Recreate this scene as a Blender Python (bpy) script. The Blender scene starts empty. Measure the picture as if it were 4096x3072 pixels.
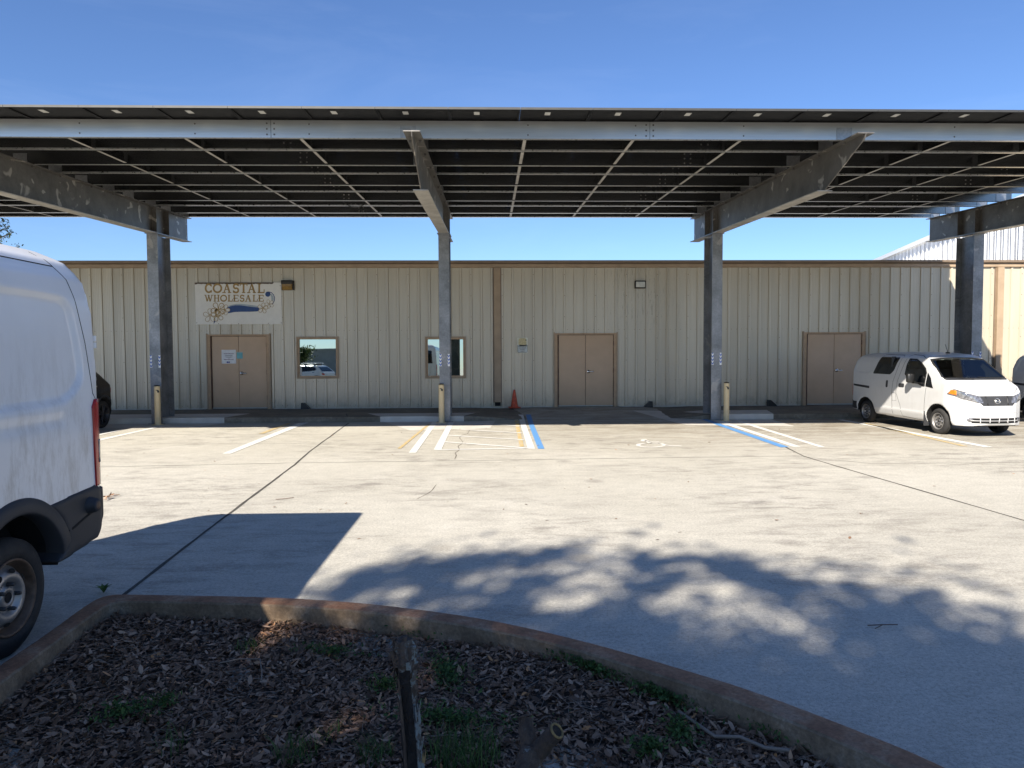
import bpy, bmesh, math, random
import numpy as np
from mathutils import Vector, Matrix
from mathutils.bvhtree import BVHTree
from math import sin, cos, pi, radians, sqrt, atan2
random.seed(7); rng = np.random.default_rng(7)
SC = bpy.context.scene
COL = SC.collection

# ------------------------------------------------------------------ camera, sky, sun, exposure
YAW, TILT, ROLL, FPX, CAMH = 0.0286, 0.0461, -0.0044, 2870.77, 1.9
_d = Vector((sin(YAW)*cos(TILT), cos(YAW)*cos(TILT), -sin(TILT)))
_r = Vector((cos(YAW), -sin(YAW), 0)); _u = _r.cross(_d)
RX = cos(ROLL)*_r + sin(ROLL)*_u; UX = -sin(ROLL)*_r + cos(ROLL)*_u
cam = bpy.data.cameras.new('camera'); cam.sensor_width = 36; cam.sensor_fit = 'HORIZONTAL'
cam.lens = FPX/4096*36; cam.clip_start = .05; cam.clip_end = 3000
co = bpy.data.objects.new('camera', cam); COL.objects.link(co)
m = Matrix((RX, UX, -_d)).transposed().to_4x4(); m.translation = Vector((0, 0, CAMH)); co.matrix_world = m
SC.camera = co

SUNV = Vector((-.625, -1.195, 1.0)).normalized()          # towards the sun
SEL = math.asin(SUNV.z); SAZ = atan2(SUNV.x, SUNV.y)
W = bpy.data.worlds.new('World'); SC.world = W; W.use_nodes = True
nt = W.node_tree; bg = nt.nodes['Background']
sky = nt.nodes.new('ShaderNodeTexSky'); sky.sky_type = 'NISHITA'; sky.sun_disc = False
sky.sun_elevation = SEL; sky.sun_rotation = SAZ; sky.air_density = 1.0; sky.dust_density = .1; sky.ozone_density = 3.0
hs = nt.nodes.new('ShaderNodeMix'); hs.data_type = 'RGBA'; hs.blend_type = 'MULTIPLY'; hs.inputs[0].default_value = 1
hs.inputs[7].default_value = (.75, .90, 1.17, 1)      # white balance of the sky colour
nt.links.new(sky.outputs[0], hs.inputs[6]); tcw = nt.nodes.new('ShaderNodeTexCoord'); mpw = nt.nodes.new('ShaderNodeMapping'); mpw.inputs['Scale'].default_value = (1, 1, 5); mpw.inputs['Rotation'].default_value = (.25, .2, 0)
nzw = nt.nodes.new('ShaderNodeTexNoise'); nzw.inputs['Scale'].default_value = 2.6; nzw.inputs['Detail'].default_value = 9; nzw.inputs['Roughness'].default_value = .62; nzw.inputs['Distortion'].default_value = .6
rpw = nt.nodes.new('ShaderNodeMapRange'); rpw.inputs[1].default_value = .50; rpw.inputs[2].default_value = .85; rpw.inputs[4].default_value = .03
clw = nt.nodes.new('ShaderNodeMix'); clw.data_type = 'RGBA'; clw.inputs[7].default_value = (14, 15, 17, 1)     # thin cirrus
nt.links.new(tcw.outputs['Generated'], mpw.inputs[0]); nt.links.new(mpw.outputs[0], nzw.inputs['Vector']); nt.links.new(nzw.outputs['Fac'], rpw.inputs[0]); nt.links.new(rpw.outputs[0], clw.inputs[0])
nt.links.new(hs.outputs[2], clw.inputs[6]); nt.links.new(clw.outputs[2], bg.inputs[0]); bg.inputs[1].default_value = .066
sl = bpy.data.lights.new('sun', 'SUN'); sl.energy = 5.0; sl.angle = radians(.53); sl.color = (1, .925, .82)
so = bpy.data.objects.new('sun', sl); COL.objects.link(so)
so.rotation_euler = (-SUNV).to_track_quat('-Z', 'Y').to_euler()
SC.view_settings.view_transform = 'Standard'; SC.view_settings.look = 'None'
SC.view_settings.exposure = 1.1; SC.view_settings.gamma = 1

# ------------------------------------------------------------------ pixel helpers (4096 px photo) -> points on real surfaces
def ray(x, y): return _d + RX*((x-2048)/FPX) - UX*((y-1536)/FPX)
def g(x, y, z=0.):
    v = ray(x, y); t = (z-CAMH)/v.z; return (v.x*t, v.y*t)

# ------------------------------------------------------------------ tags
def tag(o, label=None, cat=None, group=None, kind=None):
    if label: o['label'] = label
    if cat: o['category'] = cat
    if group: o['group'] = group
    if kind: o['kind'] = kind
    return o
def empty(name, loc, rz=0, label=None, cat=None, group=None):
    o = bpy.data.objects.new(name, None); COL.objects.link(o); o.location = loc; o.rotation_euler = (0, 0, rz)
    return tag(o, label, cat, group)
def copy_tree(o, parent=None):
    c = o.copy(); COL.objects.link(c)
    if parent: c.parent = parent
    for ch in [x for x in COL.objects if x.parent == o]: copy_tree(ch, c)
    return c

# ------------------------------------------------------------------ materials
def nodes(name):
    m = bpy.data.materials.new(name); m.use_nodes = True
    t = m.node_tree; return m, t, t.nodes['Principled BSDF']
def coords(t, scale=(1, 1, 1), kind='Object', rot=(0, 0, 0)):
    tc = t.nodes.new('ShaderNodeTexCoord'); mp = t.nodes.new('ShaderNodeMapping')
    mp.inputs['Scale'].default_value = scale; mp.inputs['Rotation'].default_value = rot
    t.links.new(tc.outputs[kind], mp.inputs[0]); return mp.outputs[0]
def noise(t, vec, scale, detail=5, rough=.55, dist=0):
    n = t.nodes.new('ShaderNodeTexNoise'); n.inputs['Scale'].default_value = scale
    n.inputs['Detail'].default_value = detail; n.inputs['Roughness'].default_value = rough
    n.inputs['Distortion'].default_value = dist
    t.links.new(vec, n.inputs['Vector']); return n.outputs['Fac']
def ramp(t, fac, stops):
    r = t.nodes.new('ShaderNodeValToRGB'); e = r.color_ramp.elements
    while len(e) < len(stops): e.new(.5)
    for k, (p, c) in enumerate(stops):
        e[k].position = p; e[k].color = (c, c, c, 1) if not hasattr(c, '__len__') else (*c, 1)
    t.links.new(fac, r.inputs[0]); return r.outputs[0]
def mix(t, fac, a, b, mode='MIX'):
    n = t.nodes.new('ShaderNodeMix'); n.data_type = 'RGBA'; n.blend_type = mode
    for sock, v in ((n.inputs[0], fac), (n.inputs[6], a), (n.inputs[7], b)):
        if hasattr(v, 'links'): t.links.new(v, sock)
        elif hasattr(v, '__len__'): sock.default_value = (*v, 1)
        else: sock.default_value = v
    return n.outputs[2]
def bump(t, p, h, strength=.3, dist=.01):
    b = t.nodes.new('ShaderNodeBump'); b.inputs['Strength'].default_value = strength; b.inputs['Distance'].default_value = dist
    t.links.new(h, b.inputs['Height']); t.links.new(b.outputs[0], p.inputs['Normal'])
def plain(name, col, rough=.6, metal=0, var=.12, vs=6, bs=0, bsc=60, spec=None, stretch=(1, 1, 1)):
    m, t, p = nodes(name)
    v = coords(t, stretch); n = noise(t, v, vs)
    lo = [max(0, c*(1-var)) for c in col]; hi = [min(1, c*(1+var)) for c in col]
    t.links.new(ramp(t, n, [(.3, lo), (.7, hi)]), p.inputs['Base Color'])
    p.inputs['Roughness'].default_value = rough; p.inputs['Metallic'].default_value = metal
    if spec is not None: p.inputs['Specular IOR Level'].default_value = spec
    if bs: bump(t, p, noise(t, v, bsc), bs)
    return m
def island(name, stops, rough=.7, trans=0):
    m, t, p = nodes(name)
    gi = t.nodes.new('ShaderNodeNewGeometry')
    c = ramp(t, gi.outputs['Random Per Island'], stops)
    t.links.new(c, p.inputs['Base Color']); p.inputs['Roughness'].default_value = rough
    p.inputs['Specular IOR Level'].default_value = .25
    if trans:
        tr = t.nodes.new('ShaderNodeBsdfTranslucent'); t.links.new(c, tr.inputs[0])
        mx = t.nodes.new('ShaderNodeMixShader'); mx.inputs[0].default_value = trans
        out = t.nodes['Material Output']
        t.links.new(p.outputs[0], mx.inputs[1]); t.links.new(tr.outputs[0], mx.inputs[2]); t.links.new(mx.outputs[0], out.inputs[0])
    return m

def concrete_lot():
    m, t, p = nodes('lot_concrete')
    v = coords(t); vs = coords(t, (.28, 1, 1), rot=(0, 0, radians(4)))
    base = ramp(t, noise(t, v, .22, 4), [(.35, (.47, .442, .372)), (.65, (.545, .515, .44))])
    streak = ramp(t, noise(t, coords(t, (.4, 1, 1), rot=(0, 0, radians(4))), 3.6, 10, .78, .3), [(.47, 0), (.63, .62)])
    blot = ramp(t, noise(t, v, .38, 3), [(.40, 0), (.58, 1)])
    mm = t.nodes.new('ShaderNodeMath'); mm.operation = 'MULTIPLY'; t.links.new(streak, mm.inputs[0]); t.links.new(blot, mm.inputs[1])
    c = mix(t, mm.outputs[0], base, (.20, .18, .155))
    # warm staining that grows over the bays close to the walkway and on the slab right of the joint
    sp = t.nodes.new('ShaderNodeSeparateXYZ'); t.links.new(v, sp.inputs[0])
    mr = t.nodes.new('ShaderNodeMapRange'); mr.inputs[1].default_value = 12.5; mr.inputs[2].default_value = 17.5; t.links.new(sp.outputs[1], mr.inputs[0])
    mx = t.nodes.new('ShaderNodeMapRange'); mx.inputs[1].default_value = -3; mx.inputs[2].default_value = 6; t.links.new(sp.outputs[0], mx.inputs[0])
    m2 = t.nodes.new('ShaderNodeMath'); m2.operation = 'MULTIPLY'; t.links.new(mr.outputs[0], m2.inputs[0]); t.links.new(mx.outputs[0], m2.inputs[1])
    s2 = ramp(t, noise(t, vs, 3.2, 10, .75, .4), [(.36, 0), (.62, .85)])
    m3 = t.nodes.new('ShaderNodeMath'); m3.operation = 'MULTIPLY'; t.links.new(m2.outputs[0], m3.inputs[0]); t.links.new(s2, m3.inputs[1])
    c = mix(t, m3.outputs[0], c, (.17, .13, .085))
    vo = t.nodes.new('ShaderNodeTexVoronoi'); vo.inputs['Scale'].default_value = .9; t.links.new(v, vo.inputs['Vector'])
    oil = ramp(t, vo.outputs['Distance'], [(.0, .55), (.10, .3), (.16, 0)])
    c = mix(t, oil, c, (.20, .18, .155))
    fine = ramp(t, noise(t, v, 38, 6, .8), [(.3, .62), (.7, 1.26)])
    c = mix(t, 1, c, fine, 'MULTIPLY')
    md = ramp(t, noise(t, coords(t, (.6, 1, 1)), 5.5, 9, .8), [(.32, .85), (.66, 1.08)])
    c = mix(t, 1, c, md, 'MULTIPLY')
    pale = ramp(t, noise(t, v, .9, 8, .75, .6), [(.60, 0), (.68, .35)])
    c = mix(t, pale, c, (.60, .57, .52))
    spk = ramp(t, noise(t, v, 120, 2, .5), [(.33, .55), (.4, 1.)])
    c = mix(t, 1, c, spk, 'MULTIPLY')
    t.links.new(c, p.inputs['Base Color']); p.inputs['Roughness'].default_value = .82; p.inputs['Specular IOR Level'].default_value = .35
    bump(t, p, noise(t, v, 55, 8, .8), .8, .008)
    return m
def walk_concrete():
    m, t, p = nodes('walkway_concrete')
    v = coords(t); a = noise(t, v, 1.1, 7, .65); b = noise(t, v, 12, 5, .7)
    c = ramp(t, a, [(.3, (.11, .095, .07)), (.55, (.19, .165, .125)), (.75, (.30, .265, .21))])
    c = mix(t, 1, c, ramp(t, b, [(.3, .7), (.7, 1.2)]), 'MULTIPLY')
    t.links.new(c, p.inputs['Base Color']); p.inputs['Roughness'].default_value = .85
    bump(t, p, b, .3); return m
def galv(name, dark, light, metal=.55, rough=.45, spots=.0, stretch=(1, 1, 1), k=1.):
    m, t, p = nodes(name)
    v = coords(t, stretch); a = noise(t, v, 2.2, 7, .65); b = noise(t, v, 22, 3)
    c = ramp(t, a, [(.3, dark), (.7, light)])
    c = mix(t, 1, c, ramp(t, b, [(.35, 1-.12*k), (.65, 1+.1*k)]), 'MULTIPLY')
    if spots:
        s = ramp(t, noise(t, v, 3.4, 2, .4, .8), [(.64, 0), (.7, spots)])
        c = mix(t, s, c, (.5, .47, .42))
    t.links.new(c, p.inputs['Base Color']); p.inputs['Metallic'].default_value = metal
    t.links.new(ramp(t, b, [(.3, rough-.05*k), (.7, rough+.08*k)]), p.inputs['Roughness'])
    return m
def siding(name, col):
    m, t, p = nodes(name)
    v = coords(t, (1, 1, .12)); a = noise(t, v, 3, 6, .6)
    c = ramp(t, a, [(.3, [x*.9 for x in col]), (.7, [x*1.06 for x in col])])
    v2 = coords(t); sp = t.nodes.new('ShaderNodeSeparateXYZ'); t.links.new(v2, sp.inputs[0])
    # each lapped sheet has aged a little differently
    fx = t.nodes.new('ShaderNodeMath'); fx.operation = 'MULTIPLY'; fx.inputs[1].default_value = 1/.9615; t.links.new(sp.outputs[0], fx.inputs[0])
    fl = t.nodes.new('ShaderNodeMath'); fl.operation = 'FLOOR'; t.links.new(fx.outputs[0], fl.inputs[0])
    wn = t.nodes.new('ShaderNodeTexWhiteNoise'); wn.noise_dimensions = '1D'; t.links.new(fl.outputs[0], wn.inputs['W'])
    c = mix(t, 1, c, ramp(t, wn.outputs['Value'], [(0, .93), (1, 1.04)]), 'MULTIPLY')
    bd = t.nodes.new('ShaderNodeMapRange'); bd.inputs[1].default_value = .8; bd.inputs[2].default_value = .17; t.links.new(sp.outputs[2], bd.inputs[0])
    bn = ramp(t, noise(t, v2, 5, 6, .7), [(.42, 0), (.7, .55)])
    bq = t.nodes.new('ShaderNodeMath'); bq.operation = 'MULTIPLY'; t.links.new(bd.outputs[0], bq.inputs[0]); t.links.new(bn, bq.inputs[1])
    c = mix(t, bq.outputs[0], c, (.22, .18, .12))
    # dirt streaks below the right-hand light, fading away sideways
    r1 = t.nodes.new('ShaderNodeMapRange'); r1.inputs[1].default_value = 1.6; r1.inputs[2].default_value = .5
    ab = t.nodes.new('ShaderNodeMath'); ab.operation = 'SUBTRACT'; ab.inputs[1].default_value = 4.6; t.links.new(sp.outputs[0], ab.inputs[0])
    ab2 = t.nodes.new('ShaderNodeMath'); ab2.operation = 'ABSOLUTE'; t.links.new(ab.outputs[0], ab2.inputs[0]); t.links.new(ab2.outputs[0], r1.inputs[0])
    r2 = t.nodes.new('ShaderNodeMapRange'); r2.inputs[1].default_value = 2.2; r2.inputs[2].default_value = 3.2; t.links.new(sp.outputs[2], r2.inputs[0])
    st = ramp(t, noise(t, coords(t, (1, 1, .10)), 30, 6, .8), [(.55, 0), (.66, .75)])
    q = t.nodes.new('ShaderNodeMath'); q.operation = 'MULTIPLY'; t.links.new(r1.outputs[0], q.inputs[0]); t.links.new(r2.outputs[0], q.inputs[1])
    q2 = t.nodes.new('ShaderNodeMath'); q2.operation = 'MULTIPLY'; t.links.new(q.outputs[0], q2.inputs[0]); t.links.new(st, q2.inputs[1])
    c = mix(t, q2.outputs[0], c, (.10, .08, .055))
    t.links.new(c, p.inputs['Base Color']); p.inputs['Roughness'].default_value = .33; p.inputs['Specular IOR Level'].default_value = 1.; p.inputs['Metallic'].default_value = .12; p.inputs['Coat Weight'].default_value = .4; p.inputs['Coat Roughness'].default_value = .3
    bump(t, p, a, .04); return m
def van_paint(name, dirt=.5, w=.80):
    m, t, p = nodes(name)
    v = coords(t, (1, 1, .22)); n1 = noise(t, v, 9, 8, .78)
    v2 = coords(t); sp = t.nodes.new('ShaderNodeSeparateXYZ'); t.links.new(v2, sp.inputs[0])
    r = t.nodes.new('ShaderNodeMapRange'); r.inputs[1].default_value = 2.1; r.inputs[2].default_value = 1.2; t.links.new(sp.outputs[2], r.inputs[0])
    s = ramp(t, n1, [(.46, 0), (.70, dirt)])
    q = t.nodes.new('ShaderNodeMath'); q.operation = 'MULTIPLY'; t.links.new(r.outputs[0], q.inputs[0]); t.links.new(s, q.inputs[1])
    c = mix(t, q.outputs[0], (w, w, w*.985), (.36, .33, .28))
    c = mix(t, 1, c, ramp(t, noise(t, v2, 1.3, 5), [(.3, .93), (.7, 1.02)]), 'MULTIPLY')
    t.links.new(c, p.inputs['Base Color']); p.inputs['Roughness'].default_value = .32
    p.inputs['Coat Weight'].default_value = .35; p.inputs['Coat Roughness'].default_value = .15
    return m
def curb_mat(name, red):
    m, t, p = nodes(name)
    v = coords(t); a = noise(t, v, 4, 8, .7); b = noise(t, v, 45, 5, .7)
    if red: c = ramp(t, a, [(.3, (.17, .080, .042)), (.5, (.26, .135, .075)), (.72, (.35, .25, .17))])
    else: c = ramp(t, a, [(.3, (.12, .08, .048)), (.55, (.23, .165, .105)), (.75, (.34, .28, .21))])
    c = mix(t, 1, c, ramp(t, b, [(.3, .65), (.7, 1.25)]), 'MULTIPLY')
    t.links.new(c, p.inputs['Base Color']); p.inputs['Roughness'].default_value = .9
    bump(t, p, b, .7, .008); return m
def paint_mark(name, col, wear=.5, thr=.6):
    m, t, p = nodes(name)
    v = coords(t); n = ramp(t, noise(t, v, 14, 8, .8), [(thr, 0), (min(.99, thr+.08), wear)])
    c = mix(t, n, col, (.46, .42, .35)); t.links.new(c, p.inputs['Base Color']); p.inputs['Roughness'].default_value = .7
    return m

M = dict(
 lot=concrete_lot(), walk=walk_concrete(),
 newcon=plain('new_concrete', (.54, .51, .455), .85, vs=3, bs=.2),
 joint=plain('joint_filler', (.06, .055, .045), .95, vs=20, var=.4),
 crack=plain('crack_dirt', (.11, .09, .07), .95, vs=20, var=.4),
 white=paint_mark('white_paint', (.68, .67, .63), .75, .55), hc=paint_mark('worn_symbol_paint', (.66, .64, .59), .8, .52),
 blue=paint_mark('blue_paint', (.10, .27, .55), .7, .58), yellow=paint_mark('faded_yellow_paint', (.52, .36, .10), .95, .47),
 siding=siding('beige_siding', (.485, .425, .32)), trim=plain('tan_trim', (.34, .25, .165), .5, vs=4),
 trimd=plain('brown_gutter', (.19, .14, .10), .5, vs=4), sill=plain('pale_base_trim', (.48, .45, .39), .6),
 door=plain('tan_door_paint', (.54, .38, .25), .50, 0, vs=2.5, var=.05, spec=.5), frame=plain('door_frame_paint', (.42, .28, .165), .5),
 hinge=plain('hinge_brown', (.10, .05, .03), .5), dark=plain('black_rubber', (.012, .012, .013), .7),
 gap=plain('dark_gap', (.006, .006, .006), .9), chrome=plain('satin_chrome', (.72, .70, .66), .25, 1, var=.05),
 purlin=galv('galvanised_purlin_shaded', (.27, .27, .265), (.30, .30, .295), 1.0, .24, stretch=(.12, 1, 3), k=.25), web_skylit=galv('galvanised_front_web_skylit', (.54, .54, .52), (.66, .66, .64), .85, .32, stretch=(.12, 1, 3), k=.3), flng_lit=galv('galvanised_lip_lit', (.50, .50, .48), (.62, .62, .60), .9, .3),  # one steel: light on front web and lips, shade elsewhere, put into colour
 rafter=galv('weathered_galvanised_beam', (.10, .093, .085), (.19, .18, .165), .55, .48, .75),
 column=galv('galvanised_column', (.15, .158, .168), (.30, .31, .325), .65, .45, .35),
 plate=galv('galvanised_plate', (.34, .34, .34), (.5, .5, .5), .9, .35),
 flange=galv('bottom_flange_steel', (.30, .28, .25), (.52, .50, .46), .4, .5),
 pback=plain('panel_backsheet', (.006, .0065, .008), .6, spec=.12), pframe=plain('panel_frame', (.055, .055, .053), .5, .3),
 pglass=plain('panel_glass', (.01, .014, .03), .08), sticker=plain('white_sticker', (.42, .42, .40), .5),
 bollard=plain('cream_bollard', (.66, .52, .30), .5, vs=5, var=.06), black=plain('black_paint', (.012, .012, .012), .4),
 cblue=plain('reflective_blue', (.02, .10, .42), .35), cwhite=plain('reflective_white', (.82, .82, .82), .35),
 mirror=None, signw=plain('sign_board_white', (.72, .705, .66), .55, vs=7, var=.04), gold=plain('sign_gold', (.34, .22, .07), .55, var=.15, vs=30),
 goldd=plain('sign_gold_edge', (.18, .10, .035), .6), navy=plain('sign_navy', (.018, .06, .20), .5, var=.1), grey=plain('sign_grey', (.36, .42, .46), .5),
 peel=plain('peeled_wood', (.12, .09, .07), .9, var=.4, vs=30),
 paper=plain('paper', (.72, .73, .75), .7), teal=plain('teal_paper', (.16, .42, .46), .6), ink=plain('ink', (.03, .03, .05), .7), purple=plain('purple_ink', (.20, .05, .14), .7),
 bluebox=plain('blue_ink', (.02, .03, .25), .7), hcs=plain('faded_sign_face', (.62, .62, .52), .5), hcy=plain('faded_yellow_blotch', (.56, .48, .27), .6, var=.2, vs=20), hcb=plain('sign_lower_face', (.52, .56, .55), .5),
 cone=plain('dirty_orange_plastic', (.50, .075, .03), .55, var=.4, vs=12), rust=plain('rusty_pipe', (.16, .07, .03), .8, var=.5, vs=25),
 bronze=plain('bronze_housing', (.015, .012, .01), .5), amber=plain('amber_lens', (.26, .15, .035), .3, var=.25, vs=9), lens=plain('frosted_lens', (.55, .56, .52), .35, var=.15, vs=9),
 whitemetal=plain('white_siding', (.80, .81, .82), .5, var=.05), greywall=plain('grey_stucco', (.20, .22, .22), .8, vs=1.5), roof=plain('roof_sheet', (.55, .53, .48), .5),
 vpaint=van_paint('white_van_paint', .75), npaint=van_paint('clean_white_paint', .15, .57), rough_plastic=plain('black_textured_plastic', (.030, .031, .034), .62, bs=.15, bsc=200),
 under=plain('underbody_black', (.008, .008, .008), .9), tyre=plain('tyre_rubber', (.022, .021, .02), .8, vs=12, var=.35, bs=.3, bsc=40),
 steel=plain('painted_steel_wheel', (.30, .29, .28), .42, .6, var=.2, vs=9), rimrust=plain('rusty_rim_edge', (.12, .08, .055), .6, .4, var=.35, vs=20),
 red=plain('red_lamp_lens', (.42, .012, .015), .18, var=.2, vs=9), clearlens=plain('clear_lamp_lens', (.26, .26, .27), .12, .6, var=.6, vs=22), orange=plain('amber_indicator', (.72, .20, .02), .2, var=.2, vs=20),
 glass=plain('dark_tinted_glass', (.006, .007, .008), .04), wsglass=plain('windscreen_glass', (.010, .013, .018), .03),
 silver=plain('silver_trim', (.7, .7, .7), .25, 1), suv=plain('dark_suv_paint', (.016, .016, .017), .22), seam=plain('panel_gap_grey', (.05, .05, .05), .8), alloy=plain('dark_alloy', (.05, .05, .055), .35, .6),
 soil=plain('dark_soil', (.045, .034, .026), .95, vs=14, var=.5, bs=.8, bsc=30), curbtop=curb_mat('rusty_curb_top', True), curbside=curb_mat('curb_side', False),
 bark=plain('dead_bark', (.085, .062, .048), .95, vs=20, var=.5, bs=1, bsc=35, stretch=(1, 1, .3)), charred=plain('dark_rotten_wood', (.012, .009, .007), .9, vs=25, var=.5, bs=.8, bsc=50), lichen=plain('grey_lichen', (.23, .26, .25), .95, vs=40, var=.5, bs=.8, bsc=60), rot=plain('yellow_rot', (.22, .15, .06), .9, vs=30, var=.5),
 twig=plain('dry_twig', (.22, .17, .13), .9), trunk=plain('oak_bark', (.11, .09, .075), .9, vs=8, var=.4, bs=.8, bsc=20),
 litter=island('dry_leaves', [(0, (.05, .026, .014)), (.35, (.16, .092, .055)), (.75, (.27, .165, .105)), (.95, (.42, .28, .19)), (1, (.48, .22, .08))], .62),
 weeds=island('green_weeds', [(0, (.03, .06, .018)), (.5, (.06, .115, .03)), (1, (.11, .17, .045))], .6, .25),
 leaves=island('oak_leaves', [(0, (.03, .05, .015)), (.5, (.055, .085, .025)), (1, (.09, .12, .04))], .5, .3),
 pine=island('pine_tips', [(0, (.02, .035, .02)), (1, (.045, .07, .035))], .6, .1),
)
def lichen_bark(name, lo, hi, lich, thr):
    m, t, p = nodes(name); v = coords(t, (1, 1, .45)); a = noise(t, v, 22, 6, .7); b = noise(t, coords(t), 26, 5, .7)
    c = ramp(t, a, [(.3, lo), (.7, hi)]); c = mix(t, ramp(t, b, [(thr, 0), (thr+.05, 1)]), c, lich)
    t.links.new(c, p.inputs['Base Color']); p.inputs['Roughness'].default_value = .95; bump(t, p, a, 1, .02); return m
M['bark'] = lichen_bark('dead_bark', (.035, .024, .018), (.12, .085, .06), (.17, .19, .18), .60)
M['lichen'] = lichen_bark('grey_lichen', (.06, .05, .04), (.14, .12, .10), (.20, .225, .215), .47)
def mirror_mat():
    m, t, p = nodes('mirror_film_glass'); p.inputs['Base Color'].default_value = (.44, .50, .48, 1)
    p.inputs['Metallic'].default_value = 1; p.inputs['Roughness'].default_value = .012
    bump(t, p, noise(t, coords(t), 1.1, 1), .012, .02); return m
M['mirror'] = mirror_mat()
def clear_glass():
    m, t, p = nodes('tinted_clear_glass'); p.inputs['Base Color'].default_value = (0, 0, 0, 1); p.inputs['Roughness'].default_value = .02
    tr = t.nodes.new('ShaderNodeBsdfTransparent'); tr.inputs[0].default_value = (.50, .56, .54, 1)
    fr = t.nodes.new('ShaderNodeFresnel'); fr.inputs[0].default_value = 1.5; mx = t.nodes.new('ShaderNodeMixShader'); gl = t.nodes.new('ShaderNodeBsdfGlossy'); gl.inputs['Roughness'].default_value = .02
    ad = t.nodes.new('ShaderNodeMath'); ad.operation = 'MULTIPLY_ADD'; ad.inputs[1].default_value = 1.6; ad.inputs[2].default_value = .02; t.links.new(fr.outputs[0], ad.inputs[0]); t.links.new(ad.outputs[0], mx.inputs[0])
    t.links.new(tr.outputs[0], mx.inputs[1]); t.links.new(gl.outputs[0], mx.inputs[2]); t.links.new(mx.outputs[0], t.nodes['Material Output'].inputs[0]); return m
M['clear'] = clear_glass(); M['lining'] = plain('cabin_lining', (.06, .06, .06), .9); M['dash'] = plain('grey_dashboard', (.045, .045, .047), .7); M['seat'] = plain('grey_seat_fabric', (.11, .11, .115), .95)

# ------------------------------------------------------------------ mesh builder
class MB:
    def __init__(s): s.v = []; s.f = []; s.m = []; s.mats = []; s.sm = []
    def mi(s, mat):
        if mat not in s.mats: s.mats.append(mat)
        return s.mats.index(mat)
    def add(s, vs, fs, mat, smooth=False):
        b = len(s.v); s.v += [tuple(p) for p in vs]; k = s.mi(mat)
        for f in fs: s.f.append([b+i for i in f]); s.m.append(k); s.sm.append(smooth)
        return s
    def box(s, x0, x1, y0, y1, z0, z1, mat, T=None):
        vs = [Vector((x, y, z)) for z in (z0, z1) for y in (y0, y1) for x in (x0, x1)]
        if T: vs = [T @ v for v in vs]
        return s.add(vs, [(0, 2, 3, 1), (4, 5, 7, 6), (0, 1, 5, 4), (2, 6, 7, 3), (0, 4, 6, 2), (1, 3, 7, 5)], mat)
    def bevbox(s, x0, x1, y0, y1, z0, z1, mat, b=.01, T=None):
        bm = bmesh.new(); bmesh.ops.create_cube(bm, size=1)
        for v in bm.verts: v.co = Vector(((x0+x1)/2+v.co.x*(x1-x0), (y0+y1)/2+v.co.y*(y1-y0), (z0+z1)/2+v.co.z*(z1-z0)))
        bmesh.ops.bevel(bm, geom=bm.edges[:], offset=b, segments=2, affect='EDGES', profile=.5)
        bm.verts.index_update(); vs = [(T @ v.co if T else v.co.copy()) for v in bm.verts]
        s.add(vs, [[v.index for v in f.verts] for f in bm.faces], mat, True); bm.free(); return s
    def prism(s, poly, lo, hi, mat, plane='xz'):
        n = len(poly)
        def P(a, b, c): return (a, c, b) if plane == 'xz' else ((a, b, c) if plane == 'xy' else (c, a, b))
        vs = [P(a, b, lo) for a, b in poly]+[P(a, b, hi) for a, b in poly]
        fs = [tuple(range(n))[::-1], tuple(range(n, 2*n))]+[(i, (i+1) % n, n+(i+1) % n, n+i) for i in range(n)]
        return s.add(vs, fs, mat)
    def tube(s, pts, rad, mat, n=10, cap=True):
        pts = [Vector(p) for p in pts]; rad = rad if hasattr(rad, '__len__') else [rad]*len(pts)
        vs = []; up = Vector((0, 0, 1))
        for i, p in enumerate(pts):
            t = (pts[min(i+1, len(pts)-1)]-pts[max(i-1, 0)]).normalized()
            a = t.cross(up if abs(t.z) < .95 else Vector((1, 0, 0))).normalized(); b = t.cross(a)
            vs += [p+rad[i]*(cos(2*pi*k/n)*a+sin(2*pi*k/n)*b) for k in range(n)]
        fs = [(i*n+k, i*n+(k+1) % n, (i+1)*n+(k+1) % n, (i+1)*n+k) for i in range(len(pts)-1) for k in range(n)]
        s.add(vs, fs, mat, True)
        if cap: s.add(vs[:n], [tuple(range(n))], mat); s.add(vs[-n:], [tuple(range(n))], mat)
        return s
    def lathe(s, prof, mat, n=48, axis='y', c=(0, 0, 0)):
        vs = []
        for a, r in prof:
            for k in range(n):
                u, w = r*cos(2*pi*k/n), r*sin(2*pi*k/n)
                vs.append((c[0]+u, c[1]+a, c[2]+w) if axis == 'y' else ((c[0]+u, c[1]+w, c[2]+a) if axis == 'z' else (c[0]+a, c[1]+u, c[2]+w)))
        fs = [(i*n+k, i*n+(k+1) % n, (i+1)*n+(k+1) % n, (i+1)*n+k) for i in range(len(prof)-1) for k in range(n)]
        return s.add(vs, fs, mat, True)
    def build(s, name, parent=None, loc=None):
        me = bpy.data.meshes.new(name); me.from_pydata(s.v, [], s.f)
        for m_ in s.mats: me.materials.append(m_)
        me.polygons.foreach_set('material_index', s.m); me.polygons.foreach_set('use_smooth', s.sm)
        bm = bmesh.new(); bm.from_mesh(me); bmesh.ops.recalc_face_normals(bm, faces=bm.faces[:]); bm.to_mesh(me); bm.free()
        o = bpy.data.objects.new(name, me); COL.objects.link(o)
        if parent: o.parent = parent
        if loc: o.location = loc
        return o
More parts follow.
